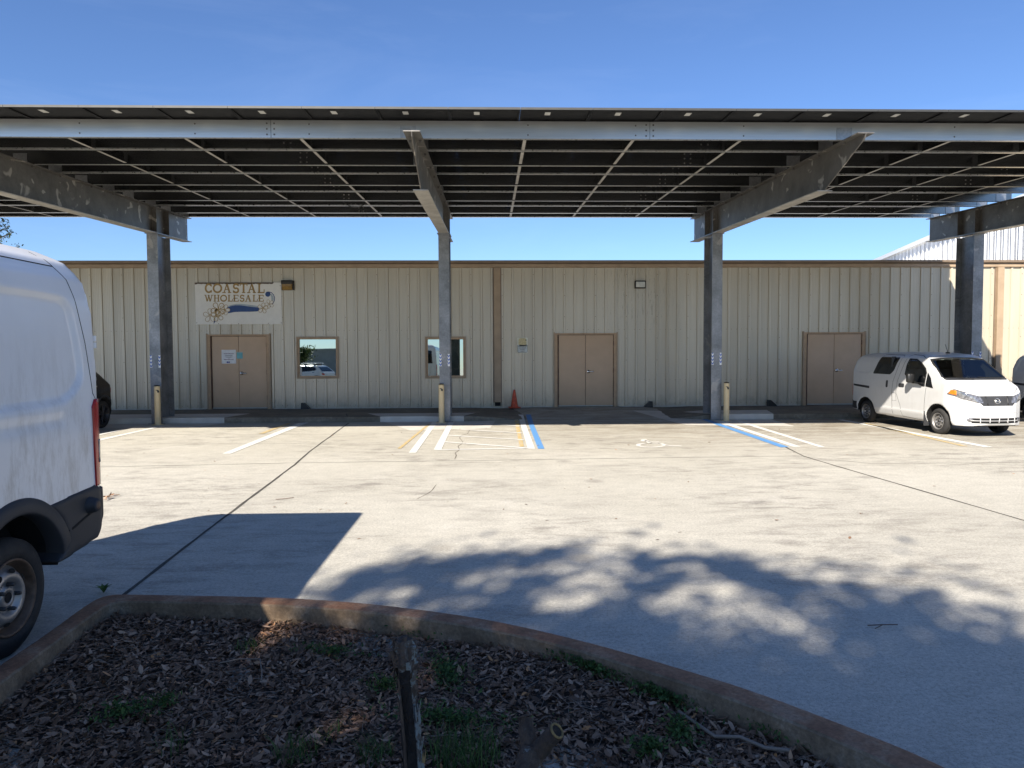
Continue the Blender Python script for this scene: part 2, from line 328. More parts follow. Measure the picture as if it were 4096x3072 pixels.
def chaikin(p, n=2, closed=True):
    for _ in range(n):
        q = []; L = len(p)
        for i in range(L if closed else L-1):
            a, b = p[i], p[(i+1) % L]
            q += [tuple(.75*x+.25*y for x, y in zip(a, b)), tuple(.25*x+.75*y for x, y in zip(a, b))]
        p = q if closed else [p[0]]+q+[p[-1]]
    return p
def rrect(x0, x1, z0, z1, r, n=5):
    out = []
    for cx, cz, a in ((x1-r, z1-r, 0), (x0+r, z1-r, 90), (x0+r, z0+r, 180), (x1-r, z0+r, 270)):
        out += [(cx+r*cos(radians(a+90*k/n)), cz+r*sin(radians(a+90*k/n))) for k in range(n+1)]
    return out
def stroke(pts, w):
    w = w if hasattr(w, '__len__') else [w]*len(pts)
    L, R = [], []
    for i, p in enumerate(pts):
        a = pts[max(i-1, 0)]; b = pts[min(i+1, len(pts)-1)]
        dx, dy = b[0]-a[0], b[1]-a[1]; l = sqrt(dx*dx+dy*dy) or 1; nx, ny = -dy/l*w[i]/2, dx/l*w[i]/2
        L.append((p[0]+nx, p[1]+ny)); R.append((p[0]-nx, p[1]-ny))
    return L, R
def text_mesh(txt, size):
    cu = bpy.data.curves.new('t', 'FONT'); cu.body = txt; cu.size = size; cu.align_x = 'CENTER'
    o = bpy.data.objects.new('t', cu); COL.objects.link(o)
    me = bpy.data.meshes.new_from_object(o.evaluated_get(bpy.context.evaluated_depsgraph_get()))
    vs = [v.co.copy() for v in me.vertices]; fs = [tuple(p.vertices) for p in me.polygons]
    bpy.data.objects.remove(o); bpy.data.curves.remove(cu); bpy.data.meshes.remove(me); return vs, fs

# ------------------------------------------------------------------ ground
def sst(a, b, x): t = min(1, max(0, (x-a)/(b-a))); return t*t*(3-2*t)
YC, YWALL = 19.35, 22.25
def bumpX(x): return sst(-.6, 1.2, x)*(1-sst(4.6, 6.2, x))
def zg(x, y): return .15*bumpX(x)*sst(17.6, 22.3, y)
def gridmesh(xs, ys, zf, mat, name):
    vs = [(x, y, zf(x, y)) for y in ys for x in xs]; nx = len(xs)
    fs = [(j*nx+i, j*nx+i+1, (j+1)*nx+i+1, (j+1)*nx+i) for j in range(len(ys)-1) for i in range(nx-1)]
    return MB().add(vs, fs, mat, True).build(name)
xs = [-400, -60, -20, -10, -4]+[-1+.25*k for k in range(33)]+[8, 12, 20, 60, 400]
ys = [-400, -60, -10, 0, 5, 10, 14, 17]+[17.5+.25*k for k in range(21)]+[23, 30, 60, 400]
tag(gridmesh(xs, ys, zg, M['lot'], 'ground'), kind='structure')
def zw(x, y):
    b = bumpX(x); return (1-b)*.15+b*(zg(x, y)-.006)
wx = [-24+.5*k for k in range(45)]+[-1.75+.125*k for k in range(70)]+[7+.5*k for k in range(40)]
mb = MB(); n = len(wx)
rows = [[(x, YC, -.02) for x in wx], [(x, YC, zw(x, YC)-.012) for x in wx], [(x, YC+.015, zw(x, YC)) for x in wx], [(x, 20.4, zw(x, 20.4)) for x in wx], [(x, 21.4, zw(x, 21.4)) for x in wx], [(x, 22.6, zw(x, 22.6)) for x in wx]]
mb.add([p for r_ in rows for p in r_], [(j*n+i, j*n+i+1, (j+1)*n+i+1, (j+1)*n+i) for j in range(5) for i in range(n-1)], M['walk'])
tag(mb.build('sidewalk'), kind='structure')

def sheet(polys, mat, name, dz=.004, zf=zg, step=.4, parent=None, keep=False):
    bm = bmesh.new()
    for poly in polys:
        f = bm.faces.new([bm.verts.new((x, y, 0)) for x, y in poly])
    bmesh.ops.triangulate(bm, faces=bm.faces[:])
    xs_ = [v.co.x for v in bm.verts]; ys_ = [v.co.y for v in bm.verts]
    for ax, lo, hi in ((0, min(xs_), max(xs_)), (1, min(ys_), max(ys_))):
        k = math.floor(lo/step)+1
        while k*step < hi:
            pc = Vector((0, 0, 0)); pc[ax] = k*step; pn = Vector((0, 0, 0)); pn[ax] = 1
            bmesh.ops.bisect_plane(bm, geom=bm.verts[:]+bm.edges[:]+bm.faces[:], plane_co=pc, plane_no=pn); k += 1
    for v in bm.verts: v.co.z = zf(v.co.x, v.co.y)+dz
    for f in bm.faces:
        if f.normal.z < 0: f.normal_flip()
    me = bpy.data.meshes.new(name); bm.to_mesh(me); bm.free(); me.materials.append(mat)
    o = bpy.data.objects.new(name, me); COL.objects.link(o)
    if parent: o.parent = parent
    return o
def quadline(a, b, w, wob=.012, n=None):
    a, b = Vector(a), Vector(b); L = (b-a).length; n = n or max(2, int(L/.3)); d_ = (b-a).normalized(); nr = Vector((-d_.y, d_.x))
    out = []
    for k in range(n):
        p0, p1 = a+(b-a)*k/n, a+(b-a)*(k+1)/n
        if k == 0: e0 = (random.uniform(-wob, wob), random.uniform(-wob, wob))
        e1 = (random.uniform(-wob, wob), random.uniform(-wob, wob))
        out.append([tuple(p0+nr*(w/2+e0[0])), tuple(p0-nr*(w/2+e0[1])), tuple(p1-nr*(w/2+e1[1])), tuple(p1+nr*(w/2+e1[0]))]); e0 = e1
    return out
def gp(x, y):   # ground point of a photo pixel, allowing for the ramp
    p = g(x, y)
    for _ in range(4): p = g(x, y, zg(*p))
    return p
def edge_stripe(l0, l1, r0, r1):
    l0, l1, r0, r1 = [Vector(gp(*q)) for q in (l0, l1, r0, r1)]; n = 14; out = []
    for k in range(n):
        a, b = k/n, (k+1)/n
        out.append([tuple(l0.lerp(l1, a)), tuple(r0.lerp(r1, a)), tuple(r0.lerp(r1, b)), tuple(l0.lerp(l1, b))])
    return out
# new pale concrete patches round the columns (before the paint so paint lies above)
pc = 'pale concrete patch'
def patch(poly, dz=.003): return sheet([poly], M['newcon'], 'concrete_patch', dz)
for poly in ([(-10.2, 18.2), (-10.2, YC-.004), (-7.1, YC-.004), (-7.4, 18.35)],
             [gp(1640, 1722), (-2.9, YC-.004), (-.35, YC-.004), (-.35, 19.9), (.15, 19.9), gp(1960, 1714)],
             [gp(2745, 1700), (4.15, 21.0), (6.1, 21.0), (6.1, YC-.004), (7.6, YC-.004), gp(3180, 1705), gp(2950, 1702)]):
    tag(patch(poly), kind='structure')
for x0, x1, yb in ((-10.3, -7.15, 20.55), (-3.0, -.75, 20.3), (6.05, 7.7, 20.6)):
    tag(sheet([[(x0, YC+.016), (x1, YC+.016), (x1+.3, yb), (x0-.5, yb)]], M['newcon'], 'concrete_patch', .003, zw), kind='structure')
    mb = MB(); xs2 = [x0+(x1-x0)*k/12 for k in range(13)]
    mb.add([(x, YC-.003, .0) for x in xs2]+[(x, YC-.003, zw(x, YC)-.01) for x in xs2]+[(x, YC+.014, zw(x, YC)+.004) for x in xs2], [(r*13+i, r*13+i+1, (r+1)*13+i+1, (r+1)*13+i) for r in (0, 1) for i in range(12)], M['newcon'])
    tag(mb.build('curb_repair'), kind='structure')
# joints and cracks
def px_line(pts, w, wob=.006):
    P = [gp(*q) for q in pts]; out = []
    for a, b in zip(P[:-1], P[1:]): out += quadline(a, b, w, wob)
    return out
J = px_line([(1395, 1692), (1240, 1805), (1180, 1858), (1000, 1993), (860, 2098), (650, 2260), (490, 2385)], .035)
J += px_line([(2790, 1668), (3145, 1790), (3215, 1825), (3330, 1860), (4096, 2082), (4500, 2200)], .032)
J += px_line([(-400, 1880), (400, 1868), (1185, 1852), (1900, 1842), (2600, 1832), (3180, 1824)], .016, .003)
J += px_line([(3180, 1824), (3500, 1856), (4096, 1850)], .012, .003)
J += px_line([(400, 1745), (750, 1738), (1500, 1737)], .01, .002)+px_line([(500, 1778), (1000, 1776), (1520, 1772)], .008, .002)
tag(sheet(J, M['joint'], 'slab_joint', .0025), kind='structure')
C = [(1878, 1722), (1870, 1735), (1845, 1742), (1838, 1752), (1850, 1765), (1848, 1775), (1832, 1785), (1838, 1800), (1820, 1812), (1826, 1822), (1818, 1838)]
CR = px_line(C, .014, .004)+px_line([(1745, 1940), (1730, 1960), (1715, 1972), (1690, 1985), (1670, 1995)], .012, .004)
CR += [[(x, y), (x+.02, y), (x2+.02, y2), (x2, y2)] for (x, y), (x2, y2) in zip([(-3.9, 19.4), (-4.1, 20.3), (-4.02, 20.5)], [(-4.1, 20.3), (-4.02, 20.5), (-3.5, 22.1)])]
tag(sheet(CR[:-3], M['crack'], 'crack', .0025), kind='structure')
tag(sheet(CR[-3:], M['gap'], 'crack', .003, zw), kind='structure')

# painted markings: each stripe is a thing
def mark(polys, mat, label, cat='line', group=None, name='painted_line', dz=.006):
    return tag(sheet(polys, mat, name, dz), label, cat, group)
GW = 'parking bay lines'
mark(edge_stripe((1195, 1693), (888, 1816), (1236, 1690), (922, 1816)), M['white'], 'white bay line on the sunlit lot left of the long slab joint', group=GW)
mark(edge_stripe((1738, 1678), (1635, 1812), (1757, 1680), (1664, 1812)), M['white'], 'white bay line just left of the bollard at the second column', group=GW)
mark(edge_stripe((1805, 1672), (1735, 1800), (1824, 1673), (1765, 1800)), M['white'], 'white left edge line of the hatched access aisle', group=GW)
mark(edge_stripe((2073, 1660), (2112, 1796), (2093, 1660), (2140, 1796)), M['white'], 'white right edge line of the hatched access aisle beside the blue line', group=GW)
mark(edge_stripe((2104, 1660), (2152, 1796), (2123, 1660), (2178, 1796)), M['blue'], 'bright blue line beside the hatched aisle', group='blue accessible bay lines')
mark(edge_stripe((2770, 1664), (3122, 1790), (2792, 1664), (3156, 1789)), M['blue'], 'long blue line running forward from the third column', group='blue accessible bay lines')
mark(edge_stripe((2806, 1666), (3172, 1788), (2832, 1666), (3205, 1788)), M['white'], 'white line touching the blue line by the third column', group=GW)
mark(edge_stripe((2938, 1684), (3275, 1789), (2958, 1683), (3302, 1789)), M['white'], 'white bay line second to the right from the third column base', group=GW)
mark(edge_stripe((3350, 1680), (3935, 1789), (3372, 1679), (3975, 1789)), M['white'], 'long white bay line beside the small white van', group=GW)
mark(edge_stripe((480, 1718), (130, 1795), (505, 1717), (170, 1795)), M['white'], 'white line just in front of the left bollard toward the big van', group=GW)
mark(edge_stripe((615, 1710), (220, 1795), (640, 1709), (260, 1795)), M['white'], 'white bay line starting at the foot of the leftmost column', group=GW)
mark(edge_stripe((2055, 1660), (2079, 1788), (2069, 1660), (2096, 1788)), M['yellow'], 'worn old yellow stripe inside the right end of the hatched aisle', group='worn yellow lines')
mark(edge_stripe((1710, 1698), (1590, 1795), (1722, 1697), (1604, 1795)), M['yellow'], 'faint yellow stripe left of the second column line', group='worn yellow lines')
mark(edge_stripe((1150, 1693), (1035, 1735), (1168, 1693), (1055, 1735)), M['yellow'], 'faint yellow stripe left of the white bay line near the joint', group='worn yellow lines')
mark(edge_stripe((3450, 1694), (3850, 1786), (3466, 1693), (3872, 1786)), M['yellow'], 'faint yellow stripe left of the long line by the small white van', group='worn yellow lines')
HL = [((1846, 1671), (2076, 1678)), ((1812, 1691), (2080, 1705)), ((1806, 1716), (2087, 1733)), ((1790, 1742), (2096, 1760)), ((1775, 1768), (2108, 1793)), ((1748, 1800), (2112, 1794))]
HN = ['rearmost hatch stripe of the access aisle, mostly in shade', 'second hatch stripe from the walkway in the access aisle', 'third hatch stripe from the walkway in the access aisle', 'middle front hatch stripe crossing the crack in the access aisle', 'slanted hatch stripe meeting the front closing stripe at its right end', 'front closing stripe of the hatched access aisle']
for (a, b), lb in zip(HL, HN): mark([q for q in quadline(gp(*a), gp(*b), .10)], M['white'], 'white '+lb if 'white' not in lb else lb, 'stripe', 'hatch stripes of the access aisle', dz=.0075)
# accessible symbol on the ground
def wheelchair():
    T = lambda u, v: gp(2634+u*93.6, 1773-v*13)
    out = []
    def st(pts, w):
        L, R = stroke([T(*p) for p in pts], w)
        for i in range(len(pts)-1): out.append([L[i], R[i], R[i+1], L[i+1]])
    out.append([T(-.62+.15*cos(a*pi/6), .85+.36*sin(a*pi/6)) for a in range(12)])
    st([(-.52, .8), (-.36, -.05)], .085); st([(-.38, -.0), (.10, -.03)], .10); st([(.06, .0), (.34, -.80)], .085); st([(.32, -.80), (.98, -.86)], .10); st([(-.46, .42), (.02, .40)], .08)
    arc = [(-.32+.56*cos(a), -.62+.62*sin(a)*1.0) for a in [radians(q) for q in range(118, 352, 12)]]
    st(arc, .085); return out
mark(wheelchair(), M['hc'], 'worn white wheelchair symbol painted on the concrete', 'symbol', name='wheelchair_symbol', dz=.005)

# ------------------------------------------------------------------ long beige building
B = empty('warehouse', (0, YWALL, 0), 0, 'long low beige metal-clad building with tan gutter, doors and signs', 'building')
def L(o): o.location = (0, -YWALL, 0) if o.parent == B else o.location; return o
OPEN = [(-8.70, -6.76, .0, 2.41), (1.93, 3.92, .0, 2.41), (9.74, 11.74, .0, 2.41), (-5.93, -4.73, 1.12, 2.32), (-2.00, -.83, 1.12, 2.32)]
PIT, PH = .3205, -3.50
def prof(x):   # outward depth of the ribbed sheet at x
    u = (x-PH)/PIT; u -= math.floor(u+.5); u = abs(u*PIT)
    d0 = .034 if u < .026 else (.034*(1-(u-.026)/.020) if u < .046 else 0)
    for q in (.087, .132): 
        if abs(u-q) < .010: d0 = .004*(1-abs(u-q)/.010)
    return d0
def ribwall(mb, x0, x1, z0, z1, mat, yw=YWALL, pit=PIT):
    K = []
    k = math.floor((x0-PH)/PIT)-1
    while PH+k*PIT < x1+PIT:
        c = PH+k*PIT
        for q in (-.046, -.026, .026, .046, .077, .087, .097, .122, .132, .142, .1785, .1885, .1985, .2235, .2335, .2435): K.append(c+q)
        k += 1
    X = [x0]+sorted([q for q in K if x0+.002 < q < x1-.002])+[x1]
    vs = [(x, yw-prof(x), z) for z in (z0, z1) for x in X]; n = len(X)
    mb.add(vs, [(i, i+1, n+i+1, n+i) for i in range(n-1)], mat)
mb = MB(); XL, XR, ZB, ZT = -24, 26, .17, 4.47
ed = sorted(set([XL, XR]+[o[0] for o in OPEN]+[o[1] for o in OPEN]))
for a, b in zip(ed[:-1], ed[1:]):
    ops = [o for o in OPEN if o[0] < (a+b)/2 < o[1]]; z = ZB
    for o in ops:
        if o[2] > z: ribwall(mb, a, b, z, o[2], M['siding'])
        z = o[3]
    ribwall(mb, a, b, z, ZT, M['siding'])
mb.box(XL, XR, YWALL+.06, 40, .0, 4.4, M['siding'])
L(mb.build('wall', B))
mb = MB(); mb.box(XL, XR, YWALL+.05, YWALL+.30, 4.4, 4.5, M['trimd'])
mb.add([(XL, YWALL+.2, 4.64), (XR, YWALL+.2, 4.64), (XR, 40, 5.1), (XL, 40, 5.1)], [(0, 1, 2, 3)], M['roof'])
L(mb.build('roof', B))
mb = MB()
for k in range(9):
    a = XL+5.6*k; b = min(XR, a+5.594)
    mb.prism([(YWALL-.045, 4.455), (YWALL-.075, 4.47), (YWALL-.075, 4.565), (YWALL-.045, 4.575), (YWALL+.1, 4.575), (YWALL+.1, 4.455)], a, b, M['trim'], 'yz')
L(mb.build('fascia', B))
mb = MB()
for k in range(6):
    a = XL+9.1*k; b = min(XR, a+9.09)
    mb.prism([(YWALL-.08, 4.577), (YWALL-.15, 4.60), (YWALL-.16, 4.66), (YWALL-.14, 4.672), (YWALL+.2, 4.672), (YWALL+.2, 4.577)], a, b, M['trimd'], 'yz')
L(mb.build('gutter', B))
mb = MB()
for a, b in ((XL, -8.76), (-6.70, 1.87), (3.98, 9.68), (11.8, XR)): mb.box(a, b, YWALL-.05, YWALL+.05, .135, .172, M['sill'])
L(mb.build('base_trim', B))
mb = MB()   # screw heads
for k in range(-60, 75):
    x = PH+k*PIT
    for z in ([4.25, 3.6, 2.95, 2.28, 1.6] if k % 3 == 0 else []):
        if not any(o[0]-.1 < x < o[1]+.1 and o[2]-.1 < z < o[3]+.1 for o in OPEN): mb.box(x-.009, x+.009, YWALL-.039, YWALL-.033, z-.009, z+.009, M['hinge'])
    for z in (2.55, .98, .25):
        for q in (-.055, .1): 
            xx = x+q
            if not any(o[0]-.1 < xx < o[1]+.1 and o[2]-.1 < z < o[3]+.1 for o in OPEN) and random.random() < .8: mb.box(xx-.007, xx+.007, YWALL-.006, YWALL, z-.007, z+.007, M['hinge'])
s_ = L(mb.build('screw_heads', B)); s_['kind'] = 'stuff'
def dspout(x, w=.20):
    mb = MB(); yw = YWALL-.005
    mb.box(x-w/2, x+w/2, yw-.13, yw-.03, .32, 4.45, M['trim']); mb.box(x-w/2-.03, x-w/2-.001, yw-.04, yw+.0, .30, 4.45, M['trimd']); mb.box(x+w/2+.001, x+w/2+.03, yw-.04, yw, .30, 4.45, M['trimd'])
    mb.box(x-w/2-.012, x+w/2+.012, yw-.14, yw-.02, 1.0, 1.04, M['trim'])
    o = mb.build('downspout', B); L(o)
    mb = MB(); mb.box(x-w/2+.01, x+w/2-.01, yw-.12, yw-.03, .20, .319, M['gap']); c = mb.build('outlet', o); return o
dspout(.19); dspout(15.95)
def door(x0, x1, seed):
    zt, zb = 2.39, .17; c = (x0+x1)/2
    D = empty('double_door', (0, 0, 0)); D.parent = B; D.location = (0, -YWALL, 0)
    mb = MB(); y0 = YWALL-.055
    mb.box(x0-.01, x0+.075, y0, YWALL+.06, .15, zt, M['frame']); mb.box(x1-.075, x1+.01, y0, YWALL+.06, .15, zt, M['frame']); mb.box(x0-.01, x1+.01, y0-.004, YWALL+.06, zt+.001, zt+.05, M['frame'])
    mb.box(x0-.045, x0-.011, y0-.01, YWALL, .15, zt+.08, M['trim']); mb.box(x1+.011, x1+.045, y0-.01, YWALL, .15, zt+.08, M['trim'])
    mb.box(x0+.09, x0+.105, y0+.001, YWALL+.0, .17, zt-.001, M['hinge']); 
    mb.build('door_frame', D)
    mb = MB(); mb.box(x0+.076, x1-.076, YWALL+.021, YWALL+.05, .15, zt-.001, M['gap']); mb.build('door_gap', D)
    mb = MB(); mb.box(x0+.09, x1-.09, YWALL-.03, YWALL+.02, .165, .20, M['sill']); mb.build('threshold', D)
    for s in (-1, 1):
        a, b = (x0+.115, c-.006) if s < 0 else (c+.006, x1-.09)
        mb = MB(); mb.bevbox(a, b, YWALL-.025, YWALL+.02, .205, zt-.012, M['door'], .004); lf = mb.build('door_leaf', D)
        for z in (.5, 1.28, 2.12):
            mb = MB(); hx = a-.012 if s < 0 else b+.012
            mb.tube([(hx, YWALL-.035, z-.07), (hx, YWALL-.035, z+.07)], .013, M['hinge']); mb.build('hinge', lf)
        if s > 0:
            mb = MB(); hx, hz = c+.085, 1.25
            mb.lathe([(-.0, .0), (-.0, .05), (.02, .054), (.03, .054)], M['chrome'], 20, 'y', (hx, YWALL-.06, hz))
            mb.tube([(hx, YWALL-.075, hz), (hx+.05, YWALL-.085, hz), (hx+.16, YWALL-.08, hz-.005)], .018, M['chrome']); mb.build('lever_handle', lf)
for k, o in enumerate(OPEN[:3]): door(o[0]+.045, o[1]-.045, k)
def window(x0, x1, z0, z1):
    Wd = empty('window', (0, 0, 0)); Wd.parent = B; Wd.location = (0, -YWALL, 0)
    mb = MB()
    for q, e, y0, mt in ((0, .045, YWALL-.055, M['trim']), (.047, .085, YWALL-.03, M['frame'])):
        mb.box(x0+q, x0+e, y0, YWALL+.04, z0+q, z1-q, mt); mb.box(x1-e, x1-q, y0, YWALL+.04, z0+q, z1-q, mt)
        mb.box(x0+e, x1-e, y0, YWALL+.04, z0+q, z0+e, mt); mb.box(x0+e, x1-e, y0, YWALL+.04, z1-e, z1-q, mt)
    mb.build('window_frame', Wd)
    MB().prism([(YWALL+.006, z0+.084), (YWALL+.04, z0+.084), (YWALL+.04, z1-.084), (YWALL+.0185, z1-.084)], x0+.084, x1-.084, M['mirror'], 'yz').build('pane', Wd)
    return Wd
w1 = window(-5.975, -4.69, 1.075, 2.365); window(-2.045, -.785, 1.06, 2.35)
MB().box(-5.885, -5.83, YWALL+.0, YWALL+.005, 1.18, 1.42, M['sticker']).build('white_sticker', w1)
# canopy on sign etc.: separate things
def sign():
    x0, x1, z0, z1 = -8.99, -6.39, 2.745, 4.015
    S = empty('shop_sign', ((x0+x1)/2, YWALL-.05, z0), 0, 'white painted board reading COASTAL WHOLESALE with flowers and blue wave', 'sign')
    O = Vector(((x0+x1)/2, YWALL-.05, z0))
    def fin(mb, nm): o = mb.build(nm, S); o.location = -O; return o
    mb = MB(); yb = YWALL-.045
    mb.box(x0, x1, yb-.018, yb, z0, z1, M['signw'])
    for x, z in ((x0+.03, z0+.05), (x1-.02, z0+.04), (x1-.03, z1-.1), (-7.7, z0+.02), (-8.3, z0+.02), (-6.8, z0+.03)): mb.box(x-.01, x+.01, yb-.0235, yb-.0185, z-.01, z+.01, M['hinge'])
    fin(mb, 'board')
    top = []; k = 0; x = x0
    while x < x1-.25: top.append((x, z1-.035-random.random()*.028*(1 if x < -7.2 else .5))); x += .035
    mb = MB(); yf = yb-.0205
    mb.prism([(x0, z1+.001)]+top+[(x1-.22, z1+.001)], yf, yb-.0185, M['peel']); fin(mb, 'peeled_edge')
    # photo pixels inside the zoomed sign (2212 px over 500 px from 760,1080)
    def P(u, v):
        r_ = ray(760+u/4.424, 1080+v/4.424); t_ = (yf)/r_.y; return (r_.x*t_, CAMH+r_.z*t_)
    def ribbon(mb, pts, w, mat, dy=0):
        pp = [P(*q) for q in pts]; Lf, Rt = stroke(pp, w)
        vs = [(a, yf-dy, b) for a, b in Lf]+[(a, yf-dy, b) for a, b in Rt]; n = len(pp)
        mb.add(vs, [(i, i+1, n+i+1, n+i) for i in range(n-1)], mat)
    def poly(mb, pts, mat, dy=0): mb.add([(P(*q)[0], yf-dy, P(*q)[1]) for q in pts], [tuple(range(len(pts)))], mat)
    def arc(cx, cy, rx, ry, a0, a1, n=22): return [(cx+rx*cos(radians(a0+(a1-a0)*k/n)), cy-ry*sin(radians(a0+(a1-a0)*k/n))) for k in range(n+1)]
    def letters(mb, word, xs_, y0, y1, sw):
        H_ = y1-y0; w_ = sw/4.424*.0078; t_ = w_*.5
        for ch, (a, b) in zip(word, xs_):
            m_ = (a+b)/2
            def R(p, w=w_): ribbon(mb, p, w, M['gold'], .001)
            def serif(x, y, l=.2): R([(x-H_*l, y), (x+H_*l, y)], t_)
            if ch in 'O': R(arc(m_, (y0+y1)/2, (b-a)/2-sw*.4, H_/2-sw*.25, 0, 360, 34))
            elif ch == 'C': R(arc(m_+(b-a)*.08, (y0+y1)/2, (b-a)/2-sw*.3, H_/2-sw*.25, 40, 320, 30)); R([(b-sw*.3, y0+H_*.02), (b-sw*.3, y0+H_*.32)], t_); R([(b-sw*.2, y1-H_*.02), (b-sw*.2, y1-H_*.3)], t_)
            elif ch == 'A':
                R([(m_, y0), (b-sw*.9, y1)]); R([(m_, y0), (a+sw*.8, y1)], w_*.6); R([(a+(b-a)*.3, y0+H_*.62), (b-(b-a)*.3, y0+H_*.62)], t_); serif(a+sw*.8, y1-2); serif(b-sw*.9, y1-2)
            elif ch == 'S':
                R(arc(m_, y0+H_*.28, (b-a)*.34, H_*.25, 20, 250, 16)+arc(m_, y0+H_*.73, (b-a)*.36, H_*.25, 80, -160, 18)); R([(b-sw*.5, y0), (b-sw*.5, y0+H_*.26)], t_); R([(a+sw*.4, y1), (a+sw*.4, y1-H_*.28)], t_)
            elif ch == 'T': R([(m_, y0), (m_, y1)]); R([(a, y0+3), (b, y0+3)], t_*1.3); R([(a+3, y0), (a+3, y0+H_*.24)], t_); R([(b-3, y0), (b-3, y0+H_*.24)], t_); serif(m_, y1-2)
            elif ch == 'L': R([(a+sw, y0), (a+sw, y1)]); R([(a, y1-4), (b-2, y1-4)], t_*1.4); R([(b-4, y1), (b-4, y1-H_*.38)], t_); serif(a+sw, y0+2, .2)
            elif ch == 'H':
                for x in (a+sw, b-sw): R([(x, y0), (x, y1)]); serif(x, y0+2); serif(x, y1-2)
                R([(a+sw, y0+H_*.48), (b-sw, y0+H_*.48)], t_)
            elif ch == 'E': R([(a+sw, y0), (a+sw, y1)]); [R([(a, y), (b-sw*.3*e, y)], t_*1.2) for y, e in ((y0+3, 1), (y0+H_*.5, 2), (y1-3, 0))]; R([(b-5, y0), (b-5, y0+H_*.25)], t_); R([(b-2, y1), (b-2, y1-H_*.3)], t_)
            elif ch == 'W':
                q = (b-a)
                R([(a+q*.12, y0), (a+q*.33, y1)]); R([(a+q*.33, y1), (a+q*.52, y0+H_*.1)], t_*1.2); R([(a+q*.48, y0), (a+q*.70, y1)]); R([(a+q*.70, y1), (a+q*.92, y0)], t_*1.2)
                for e in (.1, .5, .92): serif(a+q*e, y0+2, .16)
    mb = MB(); letters(mb, 'COASTAL', [(258, 385), (405, 567), (578, 728), (755, 872), (885, 1012), (1015, 1168), (1195, 1316)], 245, 402, 30)
    letters(mb, 'WHOLESALE', [(258, 402), (418, 525), (535, 655), (668, 755), (765, 858), (880, 965), (972, 1085), (1108, 1198), (1208, 1303)], 443, 556, 22); fin(mb, 'lettering')
    mb = MB()
    poly(mb, [(640, 650), (720, 620), (800, 603), (900, 598), (1000, 608), (1100, 622), (1215, 640), (1215, 660), (1050, 650), (900, 628), (800, 625), (720, 640), (660, 665)], M['grey'])
    poly(mb, [(655, 668), (720, 640), (800, 625), (900, 626), (1000, 640), (1100, 653), (1210, 662), (1250, 715), (1180, 733), (1060, 738), (900, 738), (780, 745), (676, 766)], M['navy'], .0005)
    poly(mb, arc(1378, 428, 46, 46, 0, 360, 26), M['navy'], .001)
    ribbon(mb, [(1345, 400), (1400, 388), (1440, 400), (1478, 438), (1497, 490), (1495, 540), (1472, 585), (1430, 640), (1380, 665)], [.010, .02, .022, .022, .022, .02, .02, .02, .02], M['navy'], .001)
    poly(mb, [(1418, 420), (1450, 428), (1478, 470), (1486, 520), (1470, 570), (1440, 560), (1438, 490)], M['grey'], .0008)
    poly(mb, [(415, 955), (425, 900), (480, 875), (450, 910)], M['navy'], .001); fin(mb, 'wave')
    def flower(cx, cy, r, rot, wd):
        for k in range(5):
            a = radians(rot+72*k); px, py = cos(a), -sin(a); qx, qy = -py, px
            pts = [(0, 0), (.35, .17), (.65, .33), (.92, .27), (1.05, 0), (.92, -.27), (.65, -.33), (.35, -.17), (0, 0)]
            pts = chaikin(pts[:-1], 1)
            w_ = [(cx+r*(u*px+v*qx), cy+r*(u*py+v*qy)) for u, v in pts]
            poly(mb, w_, M['signw'], .002+.0002*k); ribbon(mb, w_+[w_[0]], wd*1.7, M['gold'], .003+.0002*k)
    for c_ in ((500, 700, 130, 50, .012), (355, 805, 118, 20, .008), (615, 705, 92, 70, .007), (1290, 675, 92, 10, .008), (1405, 602, 78, 40, .006), (490, 800, 110, -40, .010)):
        mb = MB(); flower(*c_); fin(mb, 'flower')
sign()
def wallpack(x, z, amber):
    Q = empty('wall_light', (x, YWALL-.03, z), 0, 'dark bronze wall light with amber lens right of the shop sign' if amber else 'black framed wall light with frosted white lens above dirt streaks', 'light', 'wall lights')
    mb = MB()
    if amber:
        mb.bevbox(-.17, .17, -.16, .0, .03, .14, M['bronze'], .01); mb.bevbox(-.19, .19, -.05, .012, -.15, .14, M['bronze'], .008); mb.build('housing', Q)
        MB().prism([(-.155, .028), (-.155, -.04), (-.10, -.145), (-.055, -.145), (-.055, .028)], -.145, .145, M['amber'], 'yz').build('lens', Q)
    else:
        mb.bevbox(-.165, .165, -.09, .01, -.12, .12, M['bronze'], .012); mb.build('housing', Q)
        MB().bevbox(-.14, .14, -.12, -.091, -.085, .085, M['lens'], .012).build('lens', Q)
wallpack(-6.19, 3.93, True); wallpack(4.61, 3.93, False)
# parking sign
Q = empty('parking_sign', (.965, YWALL-.04, 2.07), 0, 'small faded PARKING BY DISABLED PERMIT ONLY sign on the beige wall', 'sign')
MB().prism(rrect(-.165, .165, -.24, .24, .035), -.006, 0, M['hcs']).build('plate', Q)
mb = MB(); mb.prism(rrect(-.12, .12, -.02, .22, .06), -.0085, -.007, M['hcy']); mb.prism(rrect(-.15, .15, -.215, .01, .02), -.0085, -.007, M['hcb'])
for (x0, x1, z0, z1) in ((-.152, -.142, -.2, .01), (.142, .152, -.2, .01), (-.14, .14, -.222, -.212), (.10, .12, .14, .18), (-.07, -.03, .0, .012), (.08, .14, .0, .02)): mb.box(x0, x1, -.0105, -.009, z0, z1, M['ink'])
mb.build('sign_face', Q)
mb = MB()
for tx, z, s in (('PARKING BY', -.045, .048), ('DISABLED', -.097, .048), ('PERMIT', -.15, .048), ('ONLY', -.203, .048)):
    vs, fs = text_mesh(tx, s); mb.add([(v.x*1.02, -.0115, z+v.y) for v in vs], fs, M['ink'])
